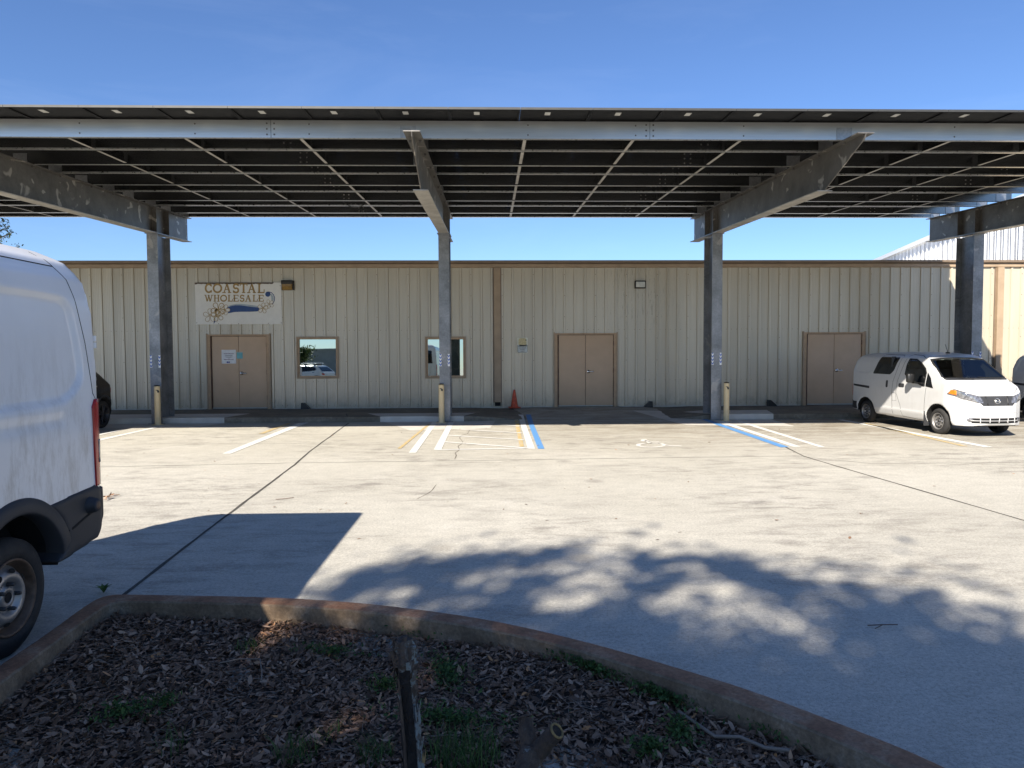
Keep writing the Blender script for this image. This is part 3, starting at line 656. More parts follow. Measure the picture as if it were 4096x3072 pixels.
mb.build('lettering', Q)
# papers on the left door
yl = YWALL-.03
Q = empty('door_notice', (-8.03, yl, 1.76), 0, 'white square notice taped on the left tan double door', 'notice')
MB().box(-.217, .217, -.004, 0, -.21, .21, M['paper']).build('sheet', Q)
mb = MB(); random.seed(3)
for z in (.095, -.085):
    x = -.15
    while x < .14: h = random.uniform(.012, .03); mb.box(x, x+.007, -.006, -.005, z-h/2, z+h/2, M['purple'] if random.random() < .6 else M['ink']); x += .0115
for z, w in ((.045, .12), (.03, .1), (-.005, .12), (-.022, .08), (-.043, .04)): mb.box(-w, w, -.006, -.005, z-.003, z+.003, M['ink'])
mb.build('print', Q); MB().box(-.07, -.022, -.006, -.005, -.19, -.145, M['bluebox']).build('square_mark', Q); MB().lathe([(-.006, .0), (-.006, .023), (-.005, .023)], M['bluebox'], 16, 'y', (.005, 0, -.168)).build('round_mark', Q)
Q = empty('door_leaflet', (-7.70, yl, 1.80), 0, 'small teal leaflet in clear pocket beside the white notice', 'leaflet')
MB().box(-.09, .09, -.004, 0, -.10, .10, M['teal']).build('sheet', Q)
MB().box(-.10, .10, -.009, -.006, .085, .11, M['sticker']).build('pocket_edge', Q)
# cone
Q = empty('traffic_cone', (.70, 22.0, .15), .2, 'dirty orange traffic cone leaning by the wall beside the downspout', 'cone')
mb = MB(); mb.bevbox(-.17, .17, -.17, .17, 0, .03, M['cone'], .012); mb.lathe([(.028, .125), (.05, .11), (.3, .07), (.53, .032), (.56, .026), (.56, .0)], M['cone'], 28, 'z'); mb.build('cone_body', Q); Q.scale = (1, 1, 1)
# black wedge boxes at the wall foot
WL = ['black wedge-shaped bait box below the left mirrored window', 'black wedge-shaped bait box between the middle door and third column', 'black wedge-shaped bait box left of the rightmost door']
for (px, s), lb in zip(((1218, 1), (2597, -1), (3083, 1)), WL):
    v = ray(px, 1600); x = v.x*22.1/v.y
    mb = MB(); mb.prism([(s*-.10, 0), (s*.17, 0), (s*.15, .04), (s*-.02, .19), (s*-.09, .19)], -.08, .08, M['black'])
    o = mb.build('bait_box'); o.location = (x, 22.1, zw(x, 22.1)); tag(o, lb, 'bait box', 'black wedge boxes at the wall')
# rusty railing near the right edge
Q = empty('pipe_rail', (16.6, 21.9, 0), 0, 'short rusty pipe rail by the wall at the right edge', 'railing')
mb = MB(); mb.tube([(-.35, 0, .98), (.9, 0, .98)], .035, M['rust']); mb.build('top_rail', Q)
for x in (-.2, .8): MB().tube([(x, 0, .1), (x, 0, .97)], .03, M['rust']).build('post', Q)

# ------------------------------------------------------------------ tall white building behind on the right
Q = empty('white_building', (20.1, 28.4, 0), 0, 'tall white ribbed metal building behind the beige one', 'building')
mb = MB(); dv = Vector((.239, .971, 0)).normalized(); A0 = Vector((20.1, 28.4, 0))-dv*6; Ln = 34
X = []; nrm = Vector((-dv.y, dv.x, 0)); q = 0
vs = []
while q < Ln:
    for a, d0 in ((0, .05), (.05, .05), (.09, 0), (.28, 0), (.30, .012), (.33, 0), (.52, 0)): X.append((q+a, d0))
    q += .61
n = len(X)
for z in (3.0, 7.3): vs += [A0+dv*a+nrm*d0-Vector((0, 0, 0))+Vector((0, 0, z)) for a, d0 in X]
mb.add(vs, [(i, i+1, n+i+1, n+i) for i in range(n-1)], M['whitemetal'])
p0, p1 = A0, A0+dv*Ln; e = Vector((12, -3, 0))
mb.add([p0, p0+e, p0+e+Vector((0, 0, 7.4)), p0+Vector((0, 0, 7.4))], [(0, 1, 2, 3)], M['whitemetal'])
mb.add([p0+Vector((0, 0, 0)), p1, p1+Vector((0, 0, 7.25)), p0+Vector((0, 0, 7.25))], [(0, 1, 2, 3)], M['whitemetal'])
o = mb.build('wall', Q); o.location = -Q.location
mb = MB()
ve = [p0+nrm*.16, p0-nrm*.02, p1-nrm*.02, p1+nrm*.16]
mb.add([v+Vector((0, 0, z)) for z in (7.29, 7.50) for v in ve], [(0, 1, 2, 3), (4, 5, 6, 7), (0, 3, 7, 4), (0, 1, 5, 4), (2, 3, 7, 6)], M['whitemetal'])
o = mb.build('eave_gutter', Q); o.location = -Q.location
mb = MB(); mb.add([p0+Vector((0, 0, 7.45)), p1+Vector((0, 0, 7.45)), p1-nrm*14+Vector((0, 0, 7.47)), p0-nrm*14+Vector((0, 0, 7.47))], [(0, 1, 2, 3)], M['roof']); o = mb.build('roof', Q); o.location = -Q.location

# ------------------------------------------------------------------ solar carport
SX = [-16.2, -8.856, -1.245, 6.069, 13.205]
YF, YR, ZF, SL, DEP = 11.59, 21.40, 5.402, .0408, .69
SXR = 13.03; SXL = -7.5-1.1405*9
def zt(y): return ZF+SL*(y-YF)
K = empty('solar_carport', (0, YC, 0), 0, 'large galvanised steel carport roofed with solar panels over the parking bays', 'carport')
def KL(o): o.location = (0, -YC, 0); return o
CF, CB = 19.19, 19.94
def plusz(y0, y1, za, th): pass
for i, x in enumerate(SX):
    mb = MB(); w = .14; zc = zt(CF)-DEP-.02
    mb.box(x-w, x+w, CF, CF+.022, 0, zc, M['column']); mb.box(x-w, x+w, CB-.022, CB, 0, zc, M['column']); mb.box(x-.009, x+.009, CF+.022, CB-.022, 0, zc, M['column'])
    c = KL(mb.build('column', K))
    mb = MB(); mb.prism([(CF-.05, zc+.001), (CB+.05, zc+.001+SL*.85), (CB+.05, zc+.022+SL*.85), (CF-.05, zc+.022)], x-w-.03, x+w+.03, M['column'], 'yz'); mb.build('cap_plate', c)
    mb = MB(); mb.box(x-.22, x+.22, CF-.02, CF+.0, .0, .02, M['rafter']); mb.build('base_plate', c)
    for s in (-1, 1):     # chevron tape
        t_ = empty('chevron_tape', (0, 0, 0)); t_.parent = c
        mb = MB(); xc = x+s*(w-.026-.004); hw = .026; y = CF-.003; z0 = 1.50
        mb.box(xc-hw, xc+hw, CF-.002, CF, z0, z0+.325, M['cwhite']); t_b = mb
        zz = z0+(.0 if s < 0 else .04)
        while zz < z0+.30:
            lo = max(z0, zz); vs = [(xc-hw, y, zz+.045), (xc, y, max(z0, zz)), (xc+hw, y, zz+.045), (xc+hw, y, min(z0+.325, zz+.09)), (xc, y, min(z0+.325, zz+.045)), (xc-hw, y, min(z0+.325, zz+.09))]
            mb.add(vs, [(0, 1, 4, 5), (1, 2, 3, 4)], M['cblue']); zz += .094
        bpy.data.objects.remove(t_); mb.build('chevron_tape', c)
    # rafter: wide-flange beam, front end cut back at the bottom
    mb = MB(); b0 = 13.0; fw = .135
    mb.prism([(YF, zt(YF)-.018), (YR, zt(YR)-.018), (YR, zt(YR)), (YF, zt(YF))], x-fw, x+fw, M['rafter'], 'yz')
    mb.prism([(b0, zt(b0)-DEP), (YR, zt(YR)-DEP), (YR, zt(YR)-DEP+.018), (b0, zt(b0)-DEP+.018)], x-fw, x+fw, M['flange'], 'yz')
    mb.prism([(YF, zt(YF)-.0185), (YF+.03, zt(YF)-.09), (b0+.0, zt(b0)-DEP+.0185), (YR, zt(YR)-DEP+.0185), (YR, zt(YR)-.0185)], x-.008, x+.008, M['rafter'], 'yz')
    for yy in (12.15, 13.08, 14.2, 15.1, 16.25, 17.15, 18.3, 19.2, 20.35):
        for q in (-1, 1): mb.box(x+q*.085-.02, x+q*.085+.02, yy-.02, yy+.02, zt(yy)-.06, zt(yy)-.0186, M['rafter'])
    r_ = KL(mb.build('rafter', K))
    for yy in (CF+.011, CB-.011):
        mb = MB()
        for s in (-1, 1): mb.prism([(min(s*.0085, s*.13)+x, zt(yy)-DEP+.0195), (max(s*.0085, s*.13)+x, zt(yy)-DEP+.0195), (max(s*.0085, s*.13)+x, zt(yy)-.0195), (min(s*.0085, s*.13)+x, zt(yy)-.0195)], yy-.007, yy+.007, M['rafter'])
        mb.build('stiffener', r_)
PY = [12.10, 13.03, 14.15, 15.05, 16.20, 17.10, 18.25, 19.15, 20.30, 21.20]
for k, y in enumerate(PY):
    mb = MB(); z0 = zt(y)+.002; z1 = z0+.285; s = 1 if k % 2 == 0 else -1     # web toward us on even rows
    spl = sorted([SXL-.2, SXR+.35]+[x-2.35+(.0 if k % 2 else .0)-(.0) for x in SX]) if True else []
    spl = [SXL-.2]+[x for x in (SX[1]-2.35, SX[2]-2.35, SX[3]-2.35+.15, SX[4]-2.35)]+[SXR+.35]
    if k == 0: spl = [SXL-.2, SX[1]-2.6, SX[2]-2.36, SX[3]-2.2+3.0-4.2+.0, SX[4]-2.4, SXR+.35]
    spl = sorted(spl)
    for a, b in zip(spl[:-1], spl[1:]):
        a += .004; b -= .004
        mb.box(a, b, y-.0015, y+.0015, z0, z1, M['web_skylit'] if k == 0 else M['purlin'])
        mb.box(a, b, min(y+s*.0016, y+s*.075), max(y+s*.0016, y+s*.075), z0, z0+.003, M['flng_lit']); mb.box(a, b, min(y+s*.0016, y+s*.075), max(y+s*.0016, y+s*.075), z1-.003, z1, M['purlin'])
        mb.box(a, b, min(y+s*.0735, y+s*.0765), max(y+s*.0735, y+s*.0765), z0+.0031, z0+.025, M['flng_lit'])
        if b < SXR:
            for u in (-.06, .06):
                for q in (.05, .14, .23): mb.box(b+u-.012, b+u+.012, y-.012, y-.0016, z0+q-.012, z0+q+.012, M['rafter'])
        if k == 0:
            for xx in (-12.5, -10.7, -6.7, -4.84, -2.98, .63, 2.43, 4.25, 7.85, 9.6):
                if a < xx < b:
                    for q in (.06, .22): mb.lathe([(-.006, 0), (-.006, .012), (0, .014)], M['rafter'], 8, 'y', (xx, y-.0015, z0+q))
        mb.box(b-.12, b+.12, y+.0016, y+.004, z0+.03, z1-.03, M['purlin']) if b < SXR else None
    pu = KL(mb.build('purlin', K))
    for x in SX:
        c0, c1, ch_ = (x-.24, x+.02, .20) if k % 2 == 0 else (x-.12, x+.14, .24)
        mb = MB(); mb.box(c0, c1, y-.010, y-.002, z0+.002, z0+ch_, M['plate'])
        mb.build('clip_plate', pu)
BX = []
for a, b in zip(SX[:-1], SX[1:]):
    for q in (.25, .5, .75): BX.append(a+(b-a)*q)
BX = [x for x in BX if x > -15]
for x in BX:
    mb = MB()
    for y0, y1 in zip(PY[:-1], PY[1:]):
        a, b = y0+.08, y1-.08
        za, zb = zt(a)+.012, zt(b)+.012
        mb.prism([(a, za), (b, zb), (b, zb+.003), (a, za+.003)], x-.027, x+.027, M['flange'], 'yz')
        mb.prism([(a, za+.0035), (b, zb+.0035), (b, zb+.2), (a, za+.2)], x-.0315, x-.0285, M['purlin'], 'yz')
    KL(mb.build('bridging', K))
mb = MB(); cpt = []
for k in range(13):
    u = k/12; cpt.append((-3.9+.75*u, 19.05, zt(19.05)+.22-.26*sin(pi*u)**.6))
mb.tube(cpt, .012, M['black'], 6)
mb.tube([(-5.2, 19.02, zt(19.0)+.235), (-3.9, 19.05, zt(19.05)+.22)], .014, M['black'], 6); mb.tube([(-3.15, 19.05, zt(19.05)+.22), (-1.5, 19.02, zt(19.0)+.235)], .014, M['black'], 6)
KL(mb.build('hanging_cable', K))
# solar panels
YP, PWD, PLN = 11.46, 1.1405, 2.05
def panel_z(y): return zt(y)+.292
def panel_geo(mb, x0, y0, simple=False):
    a, b = x0+.0035, x0+PWD-.0035; c, e_ = y0, y0+PLN-.008; za, zb = panel_z(c), panel_z(e_); t = .035
    if simple:
        mb.add([(a, c, za), (b, c, za), (b, e_, zb), (a, e_, zb), (a, c, za+t), (b, c, za+t), (b, e_, zb+t), (a, e_, zb+t)], [(0, 1, 2, 3), (4, 5, 6, 7), (0, 1, 5, 4), (1, 2, 6, 5), (2, 3, 7, 6), (3, 0, 4, 7)], M['pback'])
    else: mb.add([(a, c, za+.02), (b, c, za+.02), (b, e_, zb+.02), (a, e_, zb+.02), (a, c, za+t-.002), (b, c, za+t-.002), (b, e_, zb+t-.002), (a, e_, zb+t-.002)], [(0, 1, 2, 3), (4, 5, 6, 7), (0, 1, 5, 4), (1, 2, 6, 5), (2, 3, 7, 6), (3, 0, 4, 7)], M['pback'])
NC = round((SXR-SXL)/PWD)
rest = MB(); frame_me = None; proto = None
for j in range(5):
    for i in range(NC):
        x0 = SXL+i*PWD; y0 = YP+j*PLN
        if j == 0 or (j == 4 and -13 < x0 < 13) or (j == 1 and -9 < x0 < 9):
            if proto is None:
                mb = MB(); panel_geo(mb, 0, YP); pm = mb.build('solar_panel', K); pm.location = (x0, -YC, 0); proto = pm
                mb = MB(); a, b = .0035, PWD-.0035; c, e_ = YP, YP+PLN-.008; za, zb = panel_z(c), panel_z(e_)
                mb.box(a-.001, b+.001, c-.002, c, za, za+.036, M['pframe'])
                for u, v in ((a-.001, a+.03), (b-.03, b+.001)): mb.prism([(c+.001, za), (e_, zb), (e_, zb+.019), (c+.001, za+.019)], u, v, M['pback'], 'yz')
                for yy in (c+.001, e_-.03): mb.box(a+.0305, b-.0305, yy, yy+.028, panel_z(yy), panel_z(yy)+.018, M['pback'])
                pf = mb.build('panel_frame', pm)
                mb = MB(); yy = c+.20; mb.prism([(yy, panel_z(yy)+.016), (yy+.16, panel_z(yy+.16)+.016), (yy+.16, panel_z(yy+.16)+.0195), (yy, panel_z(yy)+.0195)], .40, .49, M['sticker'], 'yz'); stk = mb.build('label_sticker', pm)
            else:
                pm2 = proto.copy(); COL.objects.link(pm2); pm2.location = (x0, -YC+j*PLN, j*PLN*SL)
                if j == 0:
                    for ch in (pf, stk): c2 = ch.copy(); COL.objects.link(c2); c2.parent = pm2
        else: panel_geo(rest, x0, y0, True)
o = KL(rest.build('solar_panels', K)); o['kind'] = 'stuff'

# bollards
def bollard(): 
    Q = empty('bollard', (0, 0, 0)); MB().lathe([(0, .075), (1.0, .075), (1.02, .072), (1.025, .0)], M['bollard'], 28, 'z').build('post', Q)
    MB().lathe([(1.026, .074), (1.04, .066), (1.05, .0)], M['black'], 28, 'z').build('cap', Q)
    mb = MB()
    for a0 in (-125, 55): 
        vs = []
        for k in range(9):
            a = radians(a0+k*9); sh = -.07*k/8
            vs += [(.0765*cos(a), .0765*sin(a), .93+(.0 if k < 4 else sh+.035)), (.0765*cos(a), .0765*sin(a), .93+(sh-.0 if k < 4 else -.075)-.002)]
        mb.add(vs, [(2*i, 2*i+1, 2*i+3, 2*i+2) for i in range(8)], M['black'], True)
    mb.build('black_band', Q); MB().box(-.15, .12, -.10, .13, 0, .014, M['bollard']).build('base_plate', Q); return Q
b0 = bollard()
for k, (px, lb, ro) in enumerate(((607, 'cream bollard in front of the leftmost visible column', .5), (1768, 'cream bollard in front of the column by the second window', 0), (2885, 'cream bollard in front of the column left of the third door', 0))):
    q = b0 if k == 0 else copy_tree(b0); py = [1706, 1690, 1678][k]; p = gp(px, py)
    q.location = (p[0], 18.98, zg(p[0], 18.98)+.0); q.rotation_euler = (0, 0, ro); tag(q, lb, 'bollard', 'bollards guarding the columns')

# ------------------------------------------------------------------ vehicles: bodies carved from three outlines
def carve(side, plan, front, voxel=.025, it=8, hw=1.3):
    """body = extruded side outline (x,z) ∩ plan outline (x,y) ∩ front outline (y,z), remeshed and eased"""
    def pr(poly, plane, lo, hi):
        o = MB().prism(poly, lo, hi, M['vpaint'], plane).build('tmp'); return o
    A = pr(side, 'xz', -hw, hw); Bq = pr(plan, 'xy', -.5, 3.6); Cq = pr(front, 'yz', -2, 7)
    for o in (Bq, Cq):
        md = A.modifiers.new('b', 'BOOLEAN'); md.operation = 'INTERSECT'; md.object = o; md.solver = 'EXACT'
    md = A.modifiers.new('r', 'REMESH'); md.mode = 'VOXEL'; md.voxel_size = voxel
    md = A.modifiers.new('s', 'SMOOTH'); md.factor = .5; md.iterations = it
    dg = bpy.context.evaluated_depsgraph_get(); me = bpy.data.meshes.new_from_object(A.evaluated_get(dg))
    for o in (A, Bq, Cq): bpy.data.objects.remove(o)
    me.materials.clear()
    me.polygons.foreach_set('use_smooth', [True]*len(me.polygons)); return me
def body_obj(me, name, mat, parent, wells=()):
    me.materials.append(mat); me.materials.append(M['under'])
    for p in me.polygons:
        c, n_ = p.center, p.normal
        if n_.z < -.75 and c.z < .6: p.material_index = 1
        for cx, cz, r in wells:
            if abs(n_.y) < .55 and (c.x-cx)**2+(c.z-cz)**2 < (r+.03)**2: p.material_index = 1
    if True: pass
    me.update()
    me.materials[0] = mat; o = bpy.data.objects.new(name, me); COL.objects.link(o); o.parent = parent; return o
def bvh_of(me):
    return BVHTree.FromPolygons([v.co for v in me.vertices], [tuple(p.vertices) for p in me.polygons])
def seg_dist(px, pz, poly):
    d = np.full(px.shape, 1e9); inside = np.zeros(px.shape, bool); n = len(poly)
    for i in range(n):
        ax, az = poly[i]; bx, bz = poly[(i+1) % n]; ex, ez = bx-ax, bz-az
        t = np.clip(((px-ax)*ex+(pz-az)*ez)/(ex*ex+ez*ez+1e-12), 0, 1)
        d = np.minimum(d, np.hypot(px-ax-t*ex, pz-az-t*ez))
        c = ((az > pz) != (bz > pz)) & (px < (bx-ax)*(pz-az)/(bz-az+1e-12)+ax); inside ^= c
    return np.where(inside, -d, d)
def emboss(me, poly, depth, soft, ymin):
    co = np.empty(len(me.vertices)*3); me.vertices.foreach_get('co', co); co = co.reshape(-1, 3)
    d = seg_dist(co[:, 0], co[:, 2], poly); t = np.clip(.5-d/soft, 0, 1); t = t*t*(3-2*t)
    msk = np.abs(co[:, 1]) > ymin; co[msk, 1] -= np.sign(co[msk, 1])*depth*t[msk]
    me.vertices.foreach_set('co', co.ravel()); me.update()
def decal(bvh, poly, axis, sgn, off, mat, name, parent, step=.05, thick=.012, smooth=True, mb=None):
    """a conforming skin piece over the body: 2D outline projected along an axis, lifted by off and given edges"""
    bm = bmesh.new()
    P3 = {'y': lambda a, b: (a, sgn*3, b), 'x': lambda a, b: (sgn*6, a, b), 'z': lambda a, b: (a, b, sgn*4)}[axis]
    dirn = {'y': Vector((0, -sgn, 0)), 'x': Vector((-sgn, 0, 0)), 'z': Vector((0, 0, -sgn))}[axis]
    polys = poly if isinstance(poly[0][0], (tuple, list)) else [poly]
    for pl in polys: bm.faces.new([bm.verts.new(P3(*p)) for p in pl])
    bmesh.ops.triangulate(bm, faces=bm.faces[:])
    bmesh.ops.remove_doubles(bm, verts=bm.verts[:], dist=1e-5)
    for ax in {'y': (0, 2), 'x': (1, 2), 'z': (0, 1)}[axis]:
        q = [v.co[ax] for v in bm.verts]; k = math.floor(min(q)/step)+1; hi = max(q)
        while k*step < hi-1e-6:
            pc = Vector((0, 0, 0)); pc[ax] = k*step; pn = Vector((0, 0, 0)); pn[ax] = 1
            bmesh.ops.bisect_plane(bm, geom=bm.verts[:]+bm.edges[:]+bm.faces[:], plane_co=pc, plane_no=pn, dist=1e-5); k += 1
    pos = {}
    for v in bm.verts:
        h, nn, _, _ = bvh.ray_cast(v.co, dirn)
        if h is None: h, nn, _, _ = bvh.find_nearest(v.co+dirn*(3 if axis == 'y' else 6 if axis == 'x' else 4)*.6)
        if nn.dot(dirn) > 0: nn = -nn
        pos[v] = (h.copy(), nn.copy())
    for v, (h, nn) in pos.items(): v.co = h+nn*off
    bd = [e for e in bm.edges if len(e.link_faces) == 1]; low = {}
    for e in bd:
        for v in e.verts:
            if v not in low: low[v] = bm.verts.new(pos[v][0]-pos[v][1]*thick)
    for e in bd:
        a, b = e.verts; bm.faces.new((a, b, low[b], low[a]))
    bmesh.ops.recalc_face_normals(bm, faces=bm.faces[:])
    me = bpy.data.meshes.new(name); bm.to_mesh(me); bm.free(); me.materials.append(mat)
    me.polygons.foreach_set('use_smooth', [smooth]*len(me.polygons))
    o = bpy.data.objects.new(name, me); COL.objects.link(o); o.parent = parent; return o
def half_width(F, z):
    P_ = [p for p in F if p[0] >= 0]; P_.sort(key=lambda p: p[1])
    for a, b in zip(P_[:-1], P_[1:]):
        if a[1] <= z <= b[1]: return a[0]+(b[0]-a[0])*(z-a[1])/max(1e-6, b[1]-a[1])
    return P_[0][0]
def arch_trim(parent, cx, cz, r0, r1, s, F, out=.022, a0=-6, a1=186):
    rows = []; n = 40
    for k in range(n+1):
        a = radians(a0+(a1-a0)*k/n); row = []
        for r, o in ((r0, -.10), (r0, out*.8), (r0+.015, out), (r1-.012, out*.9), (r1, .0), (r1+.002, -.02)):
            z = cz+r*sin(a); row.append((cx+r*cos(a), s*(half_width(F, max(.42, z))+o), z))
        rows.append(row)
    mb = MB(); mb.add([p for r in rows for p in r], [(i*6+j, (i+1)*6+j, (i+1)*6+j+1, i*6+j+1) for i in range(n) for j in range(5)], M['rough_plastic'], True)
    return mb.build('wheel_arch_trim', parent)
def rnd(poly, r, n=4):
    out = []; L_ = len(poly)
    for i in range(L_):
        a, b, c = Vector(poly[i-1]), Vector(poly[i]), Vector(poly[(i+1) % L_])
        u, v = (a-b), (c-b); d = min(r, u.length*.45, v.length*.45); u.normalize(); v.normalize()
        p, q = b+u*d, b+v*d
        for k in range(n+1): t = k/n; out.append(tuple(p*(1-t)**2+b*2*t*(1-t)+q*t*t))
    return out
def seam(pts, w=.009):
    Lf, Rt = stroke(pts, w); return [[Lf[i], Rt[i], Rt[i+1], Lf[i+1]] for i in range(len(pts)-1)]
def steel_wheel(parent, x, y, z, r, rr, s, wd=.2, edge='rimrust', mat='steel', alloy=False):
    """tyre and rim; s = +1 outer face toward +y"""
    Wl = empty('wheel', (x, y, z)); Wl.parent = parent
    if s < 0: Wl.rotation_euler = (0, 0, pi)
    h = wd
    MB().lathe([(-h, rr+.02), (-h+.01, r-.05), (-h+.035, r-.008), (-h+.07, r), (-h*.52, r), (-h*.5, r-.008), (-h*.48, r), (-.07, r), (-.03, r-.009), (-.006, r-.045), (.006, r-.09), (-.002, rr+.022), (-.012, rr+.004), (-.03, rr-.004)], M['tyre'], 56).build('tyre', Wl)
    mb = MB()
    mb.lathe([(-.03, rr+.004), (-.004, rr+.006), (.0, rr-.004), (-.014, rr-.014), (-.05, rr-.022), (-.075, rr-.036)], M[edge] if not alloy else M['alloy'], 56)
    if not alloy:
        mb.lathe([(-.075, rr-.036), (-.07, rr*.80), (-.035, rr*.72), (-.012, rr*.60), (-.02, rr*.46), (-.045, rr*.40), (-.047, rr*.30), (-.030, rr*.27), (-.028, rr*.15), (-.05, rr*.14), (-.06, .0)], M[mat], 56)
        for k in range(10 if rr < .22 else 8):
            a = 2*pi*k/(10 if rr < .22 else 8)+.2; cx, cz = rr*.70*cos(a), rr*.70*sin(a); hs = rr*.085
            ring = [(cx+hs*(1.5*cos(t)*-sin(a)+.75*sin(t)*cos(a)), -.018+.012*(.75*sin(t)), cz+hs*(1.5*cos(t)*cos(a)+.75*sin(t)*sin(a))) for t in [2*pi*j/14 for j in range(14)]]
            ring = [(p[0], -.020-(sqrt(p[0]**2+p[2]**2)-rr*.70)*.55+.001, p[2]) for p in ring]
            mb.add(ring, [tuple(range(14))], M['gap'])
        for k in range(5):
            a = 2*pi*k/5+.6; cx, cz = rr*.345*cos(a), rr*.345*sin(a)
            mb.lathe([(-.046, .014), (-.015, .013), (-.002, .010), (-.002, 0)], M['rough_plastic'], 8, 'y', (cx, 0, cz))
        mb.lathe([(-.0275, 0), (-.0275, rr*.14)], M['gap'], 20)
    else:
        mb.lathe([(-.09, 0), (-.09, rr)], M['gap'], 30)
        for k in range(5):
            for q in (-.11, .11):
                a = 2*pi*k/5+.3; d0, d1 = (cos(a+q), sin(a+q)), (cos(a+q*2.2), sin(a+q*2.2))
                mb.tube([(.15*rr*d0[0], -.02, .15*rr*d0[1]), (.97*rr*d1[0], -.012, .97*rr*d1[1])], [.022, .016], M['alloy'], 8)
        mb.lathe([(-.01, 0), (-.01, .045), (-.04, .05)], M['alloy'], 20)
    mb.build('rim', Wl); return Wl

# --- large high-roof van at the left, rear toward the building; x forward, y left, origin under the rear axle
def arch(cx, cz, r, zb, n=14):
    a0 = math.asin(max(-1, min(1, (zb-cz)/r)))
    return [(cx+r*cos(a), cz+r*sin(a)) for a in [pi-a0+(2*a0-pi)*k/n for k in range(n+1)]][::-1]
Q = empty('panel_van', (-3.98, 4.51, 0), radians(-90), 'large white high-roof panel van with black bumper at the left edge', 'van')
TS = [(-.50, .47), (-.86, .54), (-.99, .66), (-1.0, .9), (-1.0, 1.5), (-.99, 1.8), (-.98, 2.1), (-.965, 2.3), (-.94, 2.46), (-.87, 2.58), (-.70, 2.65), (-.4, 2.68), (0, 2.69), (2.0, 2.68), (2.9, 2.64), (3.2, 2.54), (4.2, 1.52), (4.45, 1.38), (4.85, 1.16), (4.98, .9), (4.97, .45), (4.8, .3), (4.3, .3)]
TS += arch(3.75, .43, .465, .3)+[(3.2, .38), (.6, .40)]+arch(0, .43, .465, .42)
TS = TS[:-1]+[(-.46, .42)]
TP = [(-1.0, -.95), (-.975, -1.01), (-.90, -1.03), (3.9, -1.03), (4.5, -.96), (4.85, -.75), (4.97, -.4), (5.0, 0)]; TP = TP+[(x, -y) for x, y in TP[::-1][1:]]
TF = [(.93, .25), (1.0, .45), (1.03, .6), (1.03, 1.35), (1.02, 1.7), (1.005, 2.0), (.985, 2.28), (.945, 2.43), (.865, 2.55), (.73, 2.625), (.5, 2.67), (0, 2.70)]; TF = TF+[(-y, z) for y, z in TF[::-1][1:]]
tm = carve(TS, TP, TF, .022, 6)
REC = chaikin([(3.0, 2.30), (-.55, 2.30), (-.70, 2.24), (-.745, 2.0), (-.775, 1.8), (-.76, 1.70), (-.64, 1.6), (-.46, 1.55), (3.0, 1.54)], 2)
emboss(tm, REC, .030, .045, .85)
emboss(tm, [(3.0, 1.455), (-.53, 1.47), (-.53, 1.405), (3.0, 1.40)], .007, .03, .85)
tb = body_obj(tm, 'body', M['vpaint'], Q, ((0, .43, .465), (3.75, .43, .465))); bv = bvh_of(tm)
mb = MB(); mb.box(-.8, 4.7, -.72, .72, .50, .95, M['under']); mb.box(-.5, .5, -.99, -.75, .9, 1.0, M['under']); mb.box(-.5, .5, .75, .99, .9, 1.0, M['under']); mb.box(3.3, 4.2, .75, .96, .9, 1.0, M['under']); mb.box(3.3, 4.2, -.96, -.75, .9, 1.0, M['under'])
mb.build('underbody', Q)
BMP = [(-.30, .885), (-.52, .902), (-.87, .925), (-.95, .885), (-1.02, .9), (-1.035, .76), (-1.02, .66), (-.88, .52), (-.35, .46), (-.46, .53), (-.49, .64), (-.44, .76)]
bm_ = carve(BMP, [(-1.06, -.93), (-1.02, -1.01), (-.9, -1.048), (-.2, -1.048), (-.2, 1.048), (-.9, 1.048), (-1.02, 1.01), (-1.06, .93)], [(-1.048, .4), (1.048, .4), (1.048, 1), (-1.048, 1)], .022, 3)
bb = body_obj(bm_, 'rear_bumper', M['rough_plastic'], Q); bvb = bvh_of(bm_)
decal(bvb, seam([(-.49, .66), (-.88, .76)], .02), 'y', 1, .001, M['gap'], 'bumper_crease', bb, thick=.002)
decal(bvb, seam([(-.90, .53), (-.955, .62), (-.965, .74), (-.955, .89)], .012), 'y', 1, .001, M['gap'], 'bumper_seam', bb, thick=.002)
mb = MB(); mb.lathe([(0, .066), (.02, .058), (.06, .048), (.07, .044), (.07, 0)], M['rough_plastic'], 24, 'y', (-.765, 1.04, .79)); mb.lathe([(.071, 0), (.071, .028), (.068, .030)], M['rimrust'], 16, 'y', (-.765, 1.04, .79)); mb.build('side_step_plug', Q)
